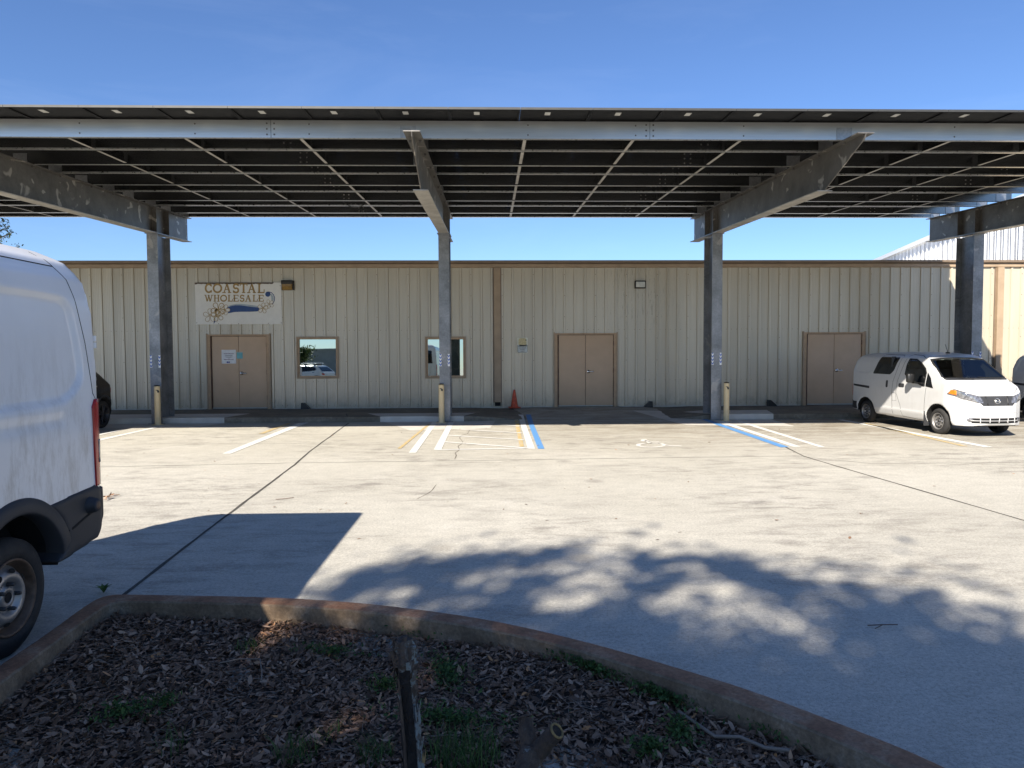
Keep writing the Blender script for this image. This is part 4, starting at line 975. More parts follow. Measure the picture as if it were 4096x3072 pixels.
for s in (1, -1):
    for cx, nm in ((0, 'wheel_arch_trim'), (3.75, 'wheel_arch_trim')):
        arch_trim(Q, cx, .43, .458, .56, s, TF, a0=7, a1=173)
    decal(bv, [(.50, .62), (3.2, .62), (3.2, .42), (.45, .44)], 'y', s, .018, M['rough_plastic'], 'side_skirt', Q, .2)
    decal(bv, seam([(-.60, 2.60), (-.66, 2.52), (-.735, 2.42), (-.84, 1.97), (-.89, 1.6), (-.985, 1.49)], .007), 'y', s, .0012, M['gap'], 'rear_seam', Q, thick=.002)
    decal(bv, seam([(-.67, 2.508), (0, 2.512), (2.9, 2.515)], .008), 'y', s, .0012, M['gap'], 'roof_seam', Q, thick=.002, step=.2)
    lp = decal(bv, [(-.865, 1.50), (-.90, 1.555), (-.975, 1.555), (-.975, .91), (-.88, .91), (-.868, 1.2)], 'y', s, .012, M['red'], 'tail_lamp', Q, .04)
    decal(bv, [(-.925, 1.25), (-.97, 1.25), (-.97, 1.08), (-.925, 1.08)], 'y', s, .016, M['clearlens'], 'clear_section', lp, .04)
    mb = MB()
    for z in (1.98,):
        for q in (0, .05): mb.tube([(-1.012 if z > 1 else -1.06, s*(.975 if z > 1 else 1.02), z-.045+q), (-1.012 if z > 1 else -1.06, s*(.975 if z > 1 else 1.02), z+q-.002)], .020, M['vpaint'] if z > 1 else M['rough_plastic'], 10)
        if z > 1: mb.bevbox(-1.00, -.93, s*.95-.04, s*.95+.035, z-.11, z+.12, M['vpaint'], .02)
    mb.build('door_hinge', Q)
for s in (1, -1):
    decal(bv, [(.12*s+.0, 2.35), (.75*s, 2.3), (.80*s, 1.62), (.12*s, 1.62)], 'x', -1, .004, M['glass'], 'rear_window', Q, .1)
decal(bv, seam([(0, 2.5), (0, .95)], .012), 'x', -1, .002, M['gap'], 'rear_door_gap', Q, thick=.002)
decal(bv, [(-.80, 2.42), (.80, 2.42), (.86, 1.62), (-.86, 1.62)], 'x', 1, .004, M['glass'], 'windscreen', Q, .1)
for s in (1, -1): decal(bv, [(2.75, 2.25), (3.25, 2.2), (3.75, 1.75), (3.75, 1.6), (2.75, 1.6)], 'y', s, .004, M['glass'], 'side_window', Q, .1)
decal(bv, [(-.6, 1.0), (.6, 1.0), (.5, .6), (-.5, .6)], 'x', 1, .006, M['rough_plastic'], 'grille', Q, .1)
for s in (1, -1): decal(bv, [(s*.62, 1.1), (s*.85, 1.25), (s*.92, .95), (s*.66, .88)], 'x', 1, .006, M['clearlens'], 'headlamp', Q, .08)
# dent above the rear bumper
for x in (0, 3.75):
    for s in (1, -1): steel_wheel(Q, x, s*.98, .372, .372, .235, s, .22)

# --- small white cargo van on the right, front toward us
HWN = .86
NS = [(-.47, .31), (-.70, .33), (-.80, .42), (-.82, .60), (-.80, .9), (-.775, 1.2), (-.73, 1.5), (-.65, 1.74), (-.52, 1.87), (-.3, 1.93), (.3, 1.965), (1.1, 1.975), (1.8, 1.95), (2.15, 1.90), (2.33, 1.845), (3.05, 1.315), (3.16, 1.245), (3.40, 1.155), (3.58, 1.06), (3.69, .955), (3.75, .75), (3.81, .52), (3.80, .36), (3.74, .27), (3.55, .25)]
NS += arch(2.88, .31, .415, .25)+[(2.4, .24), (.45, .27)]+arch(-.04, .31, .40, .29)
NS = NS[:-1]
NP = [(-.84, 0), (-.83, -.55), (-.79, -.76), (-.66, -.84), (-.3, -HWN), (2.7, -HWN), (3.1, -.855), (3.38, -.80), (3.60, -.68), (3.74, -.45), (3.80, -.2), (3.82, 0)]; NP = NP+[(x, -y) for x, y in NP[::-1][1:-1]]
NF = [(.74, .2), (.80, .3), (.85, .45), (.86, .7), (.86, 1.0), (.845, 1.2), (.80, 1.45), (.755, 1.68), (.70, 1.82), (.60, 1.90), (.42, 1.945), (0, 1.975)]; NF = NF+[(-y, z) for y, z in NF[::-1][1:]]
def cargo_van(label):
    Q = empty('cargo_van', (0, 0, 0), 0, label, 'van', 'small white cargo vans')
    nm = carve(NS, NP, NF, .022, 7)
    emboss(nm, chaikin([(.18, 1.85), (-.27, 1.85), (-.52, 1.74), (-.62, 1.44), (-.55, 1.40), (.22, 1.385)], 2), .012, .04, .55)
    emboss(nm, [(.37, .52), (2.39, .49), (2.39, .30), (.37, .32)], -.010, .05, .7)
    v = bvh_of(nm); body_obj(nm, 'body', M['npaint'], Q, ((-.04, .31, .40), (2.88, .31, .415)))
    mb = MB(); mb.box(-.6, 3.5, -.66, .66, .24, .69, M['under'])
    for cx in (-.04, 2.88): mb.box(cx-.40, cx+.40, -.82, .82, .70, .76, M['under'])
    mb.build('underbody', Q)
    WSC = [(-.74, 1.78), (0, 1.81), (.74, 1.78), (.80, 1.345), (0, 1.335), (-.80, 1.345)]; DWC = [(1.68, 1.78), (1.93, 1.77), (2.16, 1.69), (2.33, 1.56), (2.40, 1.46), (2.40, 1.14), (2.35, 1.14), (1.98, 1.245), (1.70, 1.355), (1.62, 1.41), (1.63, 1.62)]
    bm = bmesh.new(); bm.from_mesh(nm); rm = []
    for f in bm.faces:
        c = f.calc_center_median(); x_, y_, z_ = np.array([c.x]), np.array([c.y]), np.array([c.z])
        if (f.normal.x > .3 and c.x > 2 and seg_dist(y_, z_, WSC)[0] < -.012) or (abs(f.normal.y) > .4 and seg_dist(x_, z_, DWC)[0] < -.012): rm.append(f)
    bmesh.ops.delete(bm, geom=rm, context='FACES')
    bm.to_mesh(nm); ln = bm.copy(); bm.free()
    for vv in ln.verts: vv.co = vv.co-vv.normal*.03
    bmesh.ops.delete(ln, geom=[f for f in ln.faces if f.calc_center_median().z < .72], context='FACES')
    for f in ln.faces: f.normal_flip()
    lm = bpy.data.meshes.new('lining'); ln.to_mesh(lm); ln.free(); lm.materials.clear(); lm.materials.append(M['lining'])
    for p_ in lm.polygons: p_.material_index = 0
    lo_ = bpy.data.objects.new('cabin_lining', lm); COL.objects.link(lo_); lo_.parent = Q
    mb = MB(); mb.bevbox(2.35, 3.0, -.74, .74, 1.0, 1.27, M['dash'], .06); mb.build('dashboard', Q)
    MB().box(1.0, 1.03, -.78, .78, .75, 1.85, M['lining']).build('bulkhead', Q)
    MB().box(1.0, 2.9, -.78, .78, .70, .745, M['under']).build('cabin_floor', Q)
    for s in (1, -1):
        mb = MB(); mb.bevbox(1.5, 2.05, s*.40-.24, s*.40+.24, .80, .98, M['seat'], .05)
        T_ = Matrix.Translation(Vector((1.5, s*.40, .95))) @ Matrix.Rotation(radians(-14), 4, 'Y')
        mb.bevbox(-.07, .07, -.23, .23, 0, .58, M['seat'], .05, T_); mb.bevbox(-.05, .05, -.13, .13, .62, .80, M['seat'], .04, T_); mb.build('seat', Q)
    mb = MB(); T_ = Matrix.Translation(Vector((2.30, .40, 1.20))) @ Matrix.Rotation(radians(-62), 4, 'Y')
    mb.tube([T_ @ Vector((.185*cos(k*pi/12), .185*sin(k*pi/12), 0)) for k in range(25)], .016, M['black'], 8, False)
    for k in (0, 2.1, 4.2): mb.tube([T_ @ Vector((0, 0, -.02)), T_ @ Vector((.18*cos(k), .18*sin(k), 0))], .018, M['black'], 6)
    mb.build('steering_wheel', Q)
    MB().bevbox(2.28, 2.31, -.10, .10, 1.70, 1.76, M['dash'], .01).build('rear_view_mirror', Q)
    WS = [(-.70, 1.79), (-.40, 1.818), (0, 1.825), (.40, 1.818), (.70, 1.79), (.80, 1.36), (.78, 1.33), (.4, 1.325), (0, 1.32), (-.4, 1.325), (-.78, 1.33), (-.80, 1.36)]
    ws = decal(v, WS, 'x', 1, .004, M['clear'], 'windscreen', Q, .06, .003)
    decal(v, seam([(p[0]*.985, p[1]-.012 if p[1] > 1.5 else p[1]+.01) for p in WS+[WS[0]]], .034), 'x', 1, .008, M['gap'], 'windscreen_seal', Q, .08)
    mb = MB(); decal(v, [(-.80, 1.335), (.80, 1.335), (.77, 1.30), (-.77, 1.30)], 'x', 1, .012, M['rough_plastic'], 'cowl', Q, .08)
    for p in ([(-.1, 3.10, 1.325), (-.66, 3.0, 1.36)], [(.62, 3.09, 1.325), (.05, 3.03, 1.36)]):
        mb.tube([(q[1]+.01, q[0], q[2]+.012) for q in p], .010, M['black'], 6)
    mb.build('wipers', Q)
    for s in (1, -1):
        decal(v, rnd([(.44, 1.835), (1.25, 1.83), (1.17, 1.60), (1.13, 1.48), (1.0, 1.375), (.235, 1.375)], .05), 'y', s, .003, M['glass'], 'side_window', Q, .06)
        d_ = decal(v, rnd([(1.66, 1.80), (1.93, 1.79), (2.18, 1.70), (2.36, 1.57), (2.42, 1.46), (2.42, 1.115), (2.36, 1.12), (1.98, 1.225), (1.68, 1.34), (1.59, 1.41), (1.61, 1.62)], .04), 'y', s, .003, M['clear'], 'door_window', Q, .06, .003)
        decal(v, seam([(1.66, 1.79), (1.93, 1.78), (2.17, 1.69), (2.35, 1.56), (2.41, 1.46), (2.41, 1.13), (2.36, 1.135), (1.98, 1.24), (1.69, 1.35), (1.61, 1.41), (1.62, 1.62), (1.66, 1.79)], .03), 'y', s, .007, M['gap'], 'door_window_seal', Q, .08)
        decal(v, [(2.46, 1.47), (2.60, 1.34), (2.73, 1.09), (2.45, 1.125)], 'y', s, .003, M['glass'], 'quarter_window', Q, .06)
        decal(v, [(-.67, 1.065), (.146, 1.03), (.148, .965), (-.60, 1.005)], 'y', s, .003, M['rough_plastic'], 'slide_track', Q, .1)
        decal(v, chaikin([(-.79, 1.04), (-.745, 1.05), (-.69, .98), (-.715, .88), (-.69, .80), (-.75, .72), (-.79, .72)], 1), 'y', s, .010, M['red'], 'tail_lamp', Q, .04)
        for a, b in (((.88, .96), (1.03, 1.22)), ((1.42, 1.64), (1.062, 1.162))):
            decal(v, rrect(a[0], a[1], b[0], b[1], .035), 'y', s, .006, M['rough_plastic'], 'door_handle', Q, .05)
        decal(v, seam([(.36, 1.50), (.49, 1.895), (.60, 1.90), (1.30, 1.885), (1.35, 1.86), (1.17, 1.2), (1.15, .9), (1.17, .34)], .010), 'y', s, .0014, M['seam'], 'door_seam', Q, thick=.002)
        decal(v, seam([(2.30, 1.80), (2.05, 1.88), (1.65, 1.90), (1.55, 1.86), (1.345, 1.2), (1.32, .92), (1.49, .6), (1.56, .32), (2.40, .27), (2.44, .77), (2.48, 1.10)], .010), 'y', s, .0014, M['seam'], 'front_door_seam', Q, thick=.002)
        if s < 0: decal(v, seam([(1.155, .905), (1.31, .895), (1.335, .70), (1.175, .69), (1.155, .905)], .008), 'y', s, .0014, M['seam'], 'fuel_flap', Q, thick=.002)
        mb = MB(); mb.bevbox(2.02, 2.14, s*.92-.02 if s > 0 else s*.92-.17, s*.92+.17 if s > 0 else s*.92+.02, 1.20, 1.44, M['black'], .045); mb.box(2.05, 2.40, min(s*.82, s*.93), max(s*.82, s*.93), 1.185, 1.215, M['black']); mb.build('mirror', Q)
        # headlamps (drawn in the front outline) and indicator
        hl = decal(v, rnd([(s*.41, .95), (s*.62, 1.01), (s*.80, 1.115), (s*.84, .985), (s*.72, .885), (s*.45, .795), (s*.33, .80)], .02), 'x', 1, .007, M['clearlens'], 'headlamp', Q, .04)
        decal(v, rnd([(s*.775, 1.075), (s*.815, 1.09), (s*.83, 1.0), (s*.775, .96)], .01), 'x', 1, .011, M['orange'], 'indicator', hl, .04)
        decal(v, [(s*.60+.055*cos(a*pi/8), .415+.05*sin(a*pi/8)) for a in range(16)], 'x', 1, .008, M['clearlens'], 'fog_lamp', Q, .04)
    decal(v, [(-.80, .60), (.80, .60), (.80, .30), (-.80, .33)], 'x', -1, .012, M['rough_plastic'], 'rear_bumper', Q, .1)
    for s in (1, -1):
        decal(v, [(-.82, .58), (-.45, .565), (-.47, .36), (-.78, .36)], 'y', s, .010, M['rough_plastic'], 'bumper_corner', Q, .08)
        mb = MB(); mb.box(2.42, 2.45, s*.80-.06 if s > 0 else s*.80-.06, s*.80+.06, .16, .52, M['rough_plastic']); mb.build('mud_flap', Q)
    gr = decal(v, [(-.47, .955), (.47, .955), (.46, .83), (.36, .735), (-.36, .735), (-.46, .83)], 'x', 1, .006, M['rough_plastic'], 'grille', Q, .05)
    GL = []
    for r in range(6):
        for c in range(9):
            y, z = -.225+c*.056+(.028 if r % 2 else 0), .762+r*.030
            if abs(y) < .25: GL += seam([(y-.022, z-.008), (y-.012, z-.014), (y+.012, z-.014), (y+.022, z-.008)], .004)
    decal(v, GL, 'x', 1, .012, M['seam'], 'grille_mesh', gr, .1, .004)
    for s in (1, -1): decal(v, seam([(s*.27, .95), (s*.25, .75)], .02), 'x', 1, .016, M['black'], 'grille_bar', gr, .1, .01)
    E_ = [(.062*cos(a*pi/14), .84+.055*sin(a*pi/14)) for a in range(29)]
    em = decal(v, seam(E_, .016)+seam([(-.075, .84), (.075, .84)], .026), 'x', 1, .022, M['chrome'], 'emblem', gr, .1, .016)
    low = decal(v, [(-.60, .455), (.60, .455), (.57, .335), (-.57, .335)], 'x', 1, .003, M['gap'], 'lower_grille', Q, .06)
    bars = seam([(-.59, .395), (0, .393), (.59, .395)], .012)
    for y in (-.42, -.22, 0, .22, .42): bars += seam([(y, .45), (y, .34)], .014)
    decal(v, bars, 'x', 1, .010, M['npaint'], 'grille_bars', low, .06)
    decal(v, seam([(-.80, 1.28), (-.70, 1.12), (-.5, 1.02), (-.35, .975), (.35, .975), (.5, 1.02), (.70, 1.12), (.80, 1.28)], .008), 'x', 1, .0014, M['seam'], 'bonnet_seam', Q, thick=.002)
    mb = MB(); rs = np.random.default_rng(5)
    chips = []
    for _ in range(150):
        y, z = rs.uniform(-.55, .6), rs.normal(.56, .035); e = rs.uniform(.0025, .006); chips.append([(y-e, z), (y, z-e), (y+e, z), (y, z+e)])
    o = decal(v, chips, 'x', 1, .0012, M['seam'], 'paint_chips', Q, .3, .001); o['kind'] = 'stuff'
    mb = MB(); mb.bevbox(2.02, 2.13, -.025, .025, 1.925, 1.965, M['black'], .01); mb.tube([(2.08, 0, 1.95), (1.98, 0, 2.16)], [.008, .006], M['black'], 6); mb.build('antenna', Q)
    for x in (-.04, 2.88):
        for s in (1, -1): steel_wheel(Q, x, s*.83, .31, .31, .195, s, .18, 'steel')
    return Q
nv = cargo_van('small white cargo van with black grille parked facing out by the rightmost door')
f_ = Vector((.19, -2.665, 0)).normalized(); nv.rotation_euler = (0, 0, atan2(f_.y, f_.x)); nv.scale = (.93, .93, .93)
side_n = Vector((f_.y, -f_.x, 0)); side_n = side_n if side_n.x > 0 else -side_n
nv.location = Vector((9.77, 18.38, 0))+side_n*(.83*.93)+f_*.0
nv2 = copy_tree(nv); nv2.location = nv.location+Vector((4.45, .1, 0))
tag(nv2, 'white cargo van cut off by the right edge of the photo', 'van', 'small white cargo vans')

# --- dark SUV behind the big van
def suv(label, paint, rack=False):
    Q = empty('parked_suv', (0, 0, 0), 0, label, 'car')
    S_ = [(-.43, .29), (-.52, .33), (-.60, .46), (-.63, .60), (-.60, .82), (-.57, 1.0), (-.42, 1.10), (-.05, 1.42), (.15, 1.56), (.45, 1.62), (1.0, 1.655), (1.5, 1.63), (1.9, 1.54), (2.55, 1.08), (2.8, 1.03), (3.35, .92), (3.55, .75), (3.58, .45), (3.45, .27), (3.15, .25)]
    S_ += arch(2.65, .35, .415, .25)+[(2.2, .24), (.45, .25)]+arch(0, .35, .415, .28); S_ = S_[:-1]
    P_ = [(-.64, 0), (-.62, -.5), (-.55, -.78), (-.35, -.90), (.2, -.93), (2.4, -.93), (3.0, -.90), (3.35, -.76), (3.52, -.5), (3.6, 0)]; P_ = P_+[(x, -y) for x, y in P_[::-1][1:-1]]
    F_ = [(.80, .22), (.90, .35), (.93, .6), (.93, .85), (.88, 1.02), (.76, 1.35), (.68, 1.52), (.55, 1.61), (0, 1.66)]; F_ = F_+[(-y, z) for y, z in F_[::-1][1:]]
    me = carve(S_, P_, F_, .025, 6); body_obj(me, 'body', paint, Q, ((0, .35, .415), (2.65, .35, .415))); v = bvh_of(me)
    for s in (1, -1):
        wp = chaikin([(.10, 1.30), (.32, 1.49), (.8, 1.54), (1.45, 1.53), (1.85, 1.42), (2.25, 1.12), (1.4, 1.10), (.35, 1.16), (.12, 1.22)], 2)
        decal(v, wp, 'y', s, .004, M['glass'], 'side_windows', Q, .06)
        decal(v, seam(wp+[wp[0]], .022), 'y', s, .007, M['silver'], 'window_trim', Q, .08)
        o1 = [(.49*cos(radians(a)), .35+.49*sin(radians(a))) for a in range(0, 181, 8)]; i1 = [(.40*cos(radians(a)), .35+.40*sin(radians(a))) for a in range(0, 181, 8)]
        for cx in (0, 2.65): decal(v, [[(o1[k][0]+cx, o1[k][1]), (o1[k+1][0]+cx, o1[k+1][1]), (i1[k+1][0]+cx, i1[k+1][1]), (i1[k][0]+cx, i1[k][1])] for k in range(len(o1)-1)], 'y', s, .012, M['rough_plastic'], 'wheel_arch_trim', Q, .08)
        decal(v, rrect(.24, .44, 1.04, 1.08, .018), 'y', s, .02, M['silver'], 'door_handle', Q, .05)
        decal(v, [(-.56, .98), (-.42, 1.0), (-.45, .88), (-.58, .85)], 'y', s, .01, M['red'], 'tail_lamp', Q, .05)
        decal(v, seam([(-.60, .575), (-.42, .56)], .02), 'y', s, .01, M['silver'], 'bumper_strip', Q, .08)
    decal(v, [(-.62, 1.50), (.62, 1.50), (.74, 1.12), (-.74, 1.12)], 'x', -1, .004, M['glass'], 'rear_window', Q, .08)
    decal(v, [(-.64, 1.50), (.64, 1.50), (.80, 1.12), (-.80, 1.12)], 'x', 1, .004, M['glass'], 'windscreen', Q, .08)
    decal(v, [(-.45, .8), (.45, .8), (.4, .5), (-.4, .5)], 'x', 1, .005, M['rough_plastic'], 'grille', Q, .08)
    MB().box(-.4, 3.2, -.72, .72, .22, .75, M['under']).build('underbody', Q)
    for x in (0, 2.65):
        for s in (1, -1): steel_wheel(Q, x, s*.90, .35, .35, .24, s, .2, alloy=True)
    if rack:
        mb = MB()
        for s in (1, -1): mb.tube([(.3, s*.55, 1.74), (1.6, s*.55, 1.74)], .02, M['cwhite'], 8)
        for x in (.5, 1.3): mb.tube([(x, -.7, 1.76), (x, .7, 1.76)], .03, M['cwhite'], 8); mb.box(x-.02, x+.02, -.56, .56, 1.60, 1.73, M['black'])
        mb.build('roof_rack', Q)
    return Q
s1 = suv('black sport utility car parked in the shade behind the big van', M['suv']); s1.rotation_euler = (0, 0, radians(-90)); s1.location = (-9.75-.92, 18.33, 0)
s2 = suv('white car with roof rack seen only reflected in the left window', M['npaint'], True); s2.rotation_euler = (0, 0, radians(-160)); s2.location = (-12.9, -11.0, 0)

# ------------------------------------------------------------------ planter: kerb, soil, leaves, weeds, dead stems
OUT = [(-2.62, .2), (-2.70, 2.0), (-2.79, 4.1), (-2.80, 4.5), (-2.845, 5.0), (-2.83, 5.20), (-2.70, 5.235), (-2.427, 5.21), (-1.608, 5.135), (-1.005, 5.012), (-.545, 4.86), (-.055, 4.655), (.391, 4.38), (.74, 4.122), (1.118, 3.80), (1.284, 3.654), (1.513, 3.409), (1.703, 3.174), (1.83, 3.014), (1.918, 2.869), (2.15, 2.3), (2.25, 1.4), (2.25, .2)]
INN = [(-2.46, .2), (-2.54, 2.0), (-2.63, 4.0), (-2.66, 4.4), (-2.69, 4.9), (-2.68, 5.04), (-2.58, 5.07), (-2.357, 5.053), (-1.553, 4.965), (-.969, 4.835), (-.50, 4.67), (-.04, 4.46), (.374, 4.215), (.68, 3.97), (1.01, 3.68), (1.20, 3.50), (1.41, 3.27), (1.60, 3.02), (1.70, 2.87), (1.78, 2.72), (1.97, 2.2), (2.07, 1.4), (2.07, .2)]
def resamp(p, n):
    p = [Vector(q) for q in chaikin(p, 2, False)]; L_ = [0]
    for a, b in zip(p[:-1], p[1:]): L_.append(L_[-1]+(b-a).length)
    out = []; j = 0
    for k in range(n):
        t = L_[-1]*k/(n-1)
        while j < len(p)-2 and L_[j+1] < t: j += 1
        f = (t-L_[j])/max(1e-9, L_[j+1]-L_[j]); out.append(p[j].lerp(p[j+1], f))
    return out
NK = 420; PO = resamp(OUT, NK); PI_ = []
for i, p in enumerate(PO):
    t = (PO[min(i+1, NK-1)]-PO[max(i-1, 0)]).normalized(); PI_.append(p+Vector((t.y, -t.x))*(.165 if p.x > -1 else .15))
PIin = resamp(INN, NK)
# blend: use traced inner edge near corner-free runs, nearest-point to keep thickness
K2 = []
from mathutils.kdtree import KDTree
kd = KDTree(NK)
for i, q in enumerate(PIin): kd.insert((q.x, q.y, 0), i)
kd.balance()
for p in PO:
    c_, i_, _ = kd.find((p.x, p.y, 0)); K2.append(Vector((c_.x, c_.y)))
def jit(s=.004): return random.uniform(-s, s)
rowsK = []
for i in range(NK):
    o_, n_ = PO[i], K2[i]; d_ = (n_-o_); l = d_.length; d_ /= l
    ch = random.random(); e1 = .010+abs(jit(.006)); 
    pr = [(o_-d_*.005, -.02), (o_, .10), (o_+d_*.012, .143), (o_+d_*.03, .150), (o_+d_*(l*.5), .1515), (o_+d_*(l-.03), .150), (o_+d_*(l-.010), .146+jit(.002)), (o_+d_*(l), .136+jit(.002)), (o_+d_*(l+.004), .07), (o_+d_*(l+.008), -.06)]
    rowsK.append([(q.x+jit(.0015), q.y+jit(.0015), z) for q, z in pr])
mb = MB(); nr = 10
vs = [p for r_ in rowsK for p in r_]
mb.add(vs, [(i*nr+j, (i+1)*nr+j, (i+1)*nr+j+1, i*nr+j+1) for i in range(NK-1) for j in range(1, 6)], M['curbtop'], True)
mb.add(vs, [(i*nr+j, (i+1)*nr+j, (i+1)*nr+j+1, i*nr+j+1) for i in range(NK-1) for j in (0, 6, 7, 8)], M['curbside'], False)
tag(mb.build('planter_kerb'), 'rust-stained concrete kerb curving round the leaf-covered planter', 'kerb')
soilp = [(q.x, q.y) for q in K2[::10]]
def zs(x, y): return .004+.018*sin(x*2.1+.5)*sin(y*1.7)+.012*sin(5*x+y*3)
tag(sheet([soilp], M['soil'], 'soil', .012, zs, .25), kind='structure')
npoly = [(q.x, q.y) for q in K2[::6]]
def inside(xy, marg=0): return seg_dist(xy[:, 0], xy[:, 1], npoly) < -marg
def scatter(n, x0, x1, y0, y1, marg=.0):
    p = rng.uniform((x0, y0), (x1, y1), (n, 2)); return p[inside(p, marg)]
def leafmesh(P, name, mat, Lr=(.045, .08), wr=(.30, .48), lift=(.0, .035), tilt=.45, curl=.25):
    n = len(P); yaw = rng.uniform(0, 2*pi, n); Ln = rng.uniform(*Lr, n); Wd = Ln*rng.uniform(*wr, n)
    base = np.array([(-.5, 0), (-.18, .5), (.22, .46), (.5, 0), (.22, -.46), (-.18, -.5), (-.1, 0), (.2, 0)])
    L0 = base[:, 0][None]*Ln[:, None]; W0 = base[:, 1][None]*Wd[:, None]
    fold = rng.uniform(-.5, .7, n)[:, None]; cu = rng.uniform(-curl, curl*2, n)[:, None]
    Z0 = np.abs(W0)*fold+cu*(L0**2)/Ln[:, None]*1.6
    ta = rng.normal(0, tilt, n)[:, None]; tb_ = rng.normal(0, tilt, n)[:, None]
    Z = Z0+L0*np.sin(ta)+W0*np.sin(tb_); X1 = L0*np.cos(ta); Y1 = W0*np.cos(tb_)
    c, s = np.cos(yaw)[:, None], np.sin(yaw)[:, None]
    X = X1*c-Y1*s+P[:, 0:1]; Y = X1*s+Y1*c+P[:, 1:2]
    zb = np.array([zs(a, b) for a, b in P])[:, None] if P.shape[1] == 2 else P[:, 2:3]
    Zb = zb+.012+rng.uniform(*lift, n)[:, None]
    Z = Zb+Z-np.minimum(Z.min(1, keepdims=True), 0)*.5
    V = np.stack([X, Y, Z], 2).reshape(-1, 3)
    F = np.array([(0, 6, 1), (1, 6, 7), (1, 7, 2), (2, 7, 3), (0, 5, 6), (5, 7, 6), (5, 4, 7), (4, 3, 7)])
    F = (F[None]+np.arange(n)[:, None, None]*8).reshape(-1, 3)
    me = bpy.data.meshes.new(name); me.vertices.add(len(V)); me.vertices.foreach_set('co', V.ravel())
    me.loops.add(F.size); me.loops.foreach_set('vertex_index', F.ravel().astype(np.int32)); me.polygons.add(len(F))
    me.polygons.foreach_set('loop_start', np.arange(0, F.size, 3, dtype=np.int32)); me.polygons.foreach_set('loop_total', np.full(len(F), 3, np.int32))
    me.update(); me.validate(); me.materials.append(mat)
    o = bpy.data.objects.new(name, me); COL.objects.link(o); return o
P = scatter(7000, -2.7, 2.1, 2.3, 5.15, -.01)
tag(leafmesh(P, 'large_leaves', M['litter'], (.042, .07), (.28, .46), (.006, .034), .38, .25), kind='stuff', label='larger curled oak leaves lying on top of the litter', cat='leaves')
P = scatter(56000, -2.7, 2.1, 2.3, 5.15, -.01)
tag(leafmesh(P, 'leaf_litter', M['litter'], (.02, .048), (.20, .42), (0, .026), .30, .2), kind='stuff', label='carpet of dry brown fallen leaves in the planter', cat='leaves')
# thin straw bits between the leaves
def straw(n):
    mb = MB(); Pp = scatter(n, -2.6, 2.0, 2.4, 5.1, .05)
    for x, y in Pp:
        a = random.uniform(0, pi); l = random.uniform(.04, .16); z = zs(x, y)+random.uniform(.03, .055)
        dx, dy = cos(a)*l/2, sin(a)*l/2; b = random.uniform(-.02, .02)
        mb.tube([(x-dx, y-dy, z+random.uniform(-.01, .012)), (x+b, y+b, z+.006), (x+dx, y+dy, z+random.uniform(-.01, .012))], random.uniform(.0008, .0018), M['twig'], 4, False)
    return mb.build('straw_bits')
tag(straw(1500), kind='stuff', label='thin dry straw and stalks scattered over the leaves', cat='straw')
def weed_patch(cx, cy, rx, ry, n, label, rot=0, h=.05):
    a = rng.uniform(0, 2*pi, n); r_ = np.abs(rng.normal(0, .62, n)); u, w = r_*np.cos(a)*rx, r_*np.sin(a)*ry
    X = cx+u*cos(rot)-w*sin(rot); Y = cy+u*sin(rot)+w*cos(rot)
    P_ = np.stack([X, Y], 1); P_ = P_[inside(P_, .0)]
    Z = np.array([zs(x, y) for x, y in P_])+.02+rng.uniform(0, h, len(P_))
    o = leafmesh(np.column_stack([P_, Z]), 'ground_weeds', M['weeds'], (.014, .034), (.25, .5), (0, .01), .6)
    tag(o, label, 'weeds', 'low green weeds in the planter', 'stuff'); return o
for px, py, rx, ry, n, rot, lb in ((1760, 2545, .30, .045, 700, -.3, 'narrow green weed strip along the kerb right of the tall dead stem'), (2180, 2620, .22, .04, 350, -.5, 'small green weed strip under the middle of the kerb'), (2370, 2700, .30, .06, 800, -.65, 'thick green weed strip against the kerb right of centre'), (2640, 2800, .25, .07, 600, -.75, 'green weeds at the kerb foot above the long twig'), (2720, 2950, .09, .16, 450, 0, 'feathery green weed column left of the long twig'),
    (1790, 2700, .10, .25, 700, .3, 'feathery green weeds just right of the tall dead stem'), (1540, 2760, .12, .10, 260, 0, 'small bright green weed left of the tall dead stem'), (3100, 2950, .25, .05, 400, -.8, 'green weeds along the kerb near its lower right end'), (2600, 3010, .10, .07, 300, 0, 'sunlit yellow-green weed near the bottom centre right'), (480, 2880, .16, .10, 350, 0, 'dark green broad-leaved weeds at the lower left'), (1330, 2620, .25, .06, 300, -.2, 'faint weeds behind the leaves left of the tall stem'), (660, 2835, .1, .1, 200, 0, 'little green weed sprig in the left leaf bed'), (1800, 2890, .35, .10, 700, -.1, 'low feathery weeds above the grass tuft')):
    x, y = g(px, py, .03); weed_patch(x, y, rx, ry, n, lb, rot)
def grass_tuft(px, py, r, n, h, label):
    x0, y0 = g(px, py, .02); mb = MB()
    for _ in range(n):
        a = random.uniform(0, 2*pi); q = r*sqrt(random.random()); x, y = x0+q*cos(a), y0+q*sin(a)
        la = random.uniform(0, 2*pi); ln = h*random.uniform(.5, 1.1); sp = ln*random.uniform(.2, .8); w = random.uniform(.002, .0045)
        nx, ny = -sin(la)*w, cos(la)*w; pts = []
        for k in range(4):
            t = k/3; pts.append((x+cos(la)*sp*t*t, y+sin(la)*sp*t*t, .02+ln*(t-.25*t*t)))
        vs = []
        for k, p in enumerate(pts): f = (1-k/3.2); vs += [(p[0]-nx*f, p[1]-ny*f, p[2]), (p[0]+nx*f, p[1]+ny*f, p[2])]
        mb.add(vs, [(2*i, 2*i+1, 2*i+3, 2*i+2) for i in range(3)], M['weeds'], True)
    return tag(mb.build('grass_tuft'), label, 'grass', 'grass tufts in the planter')
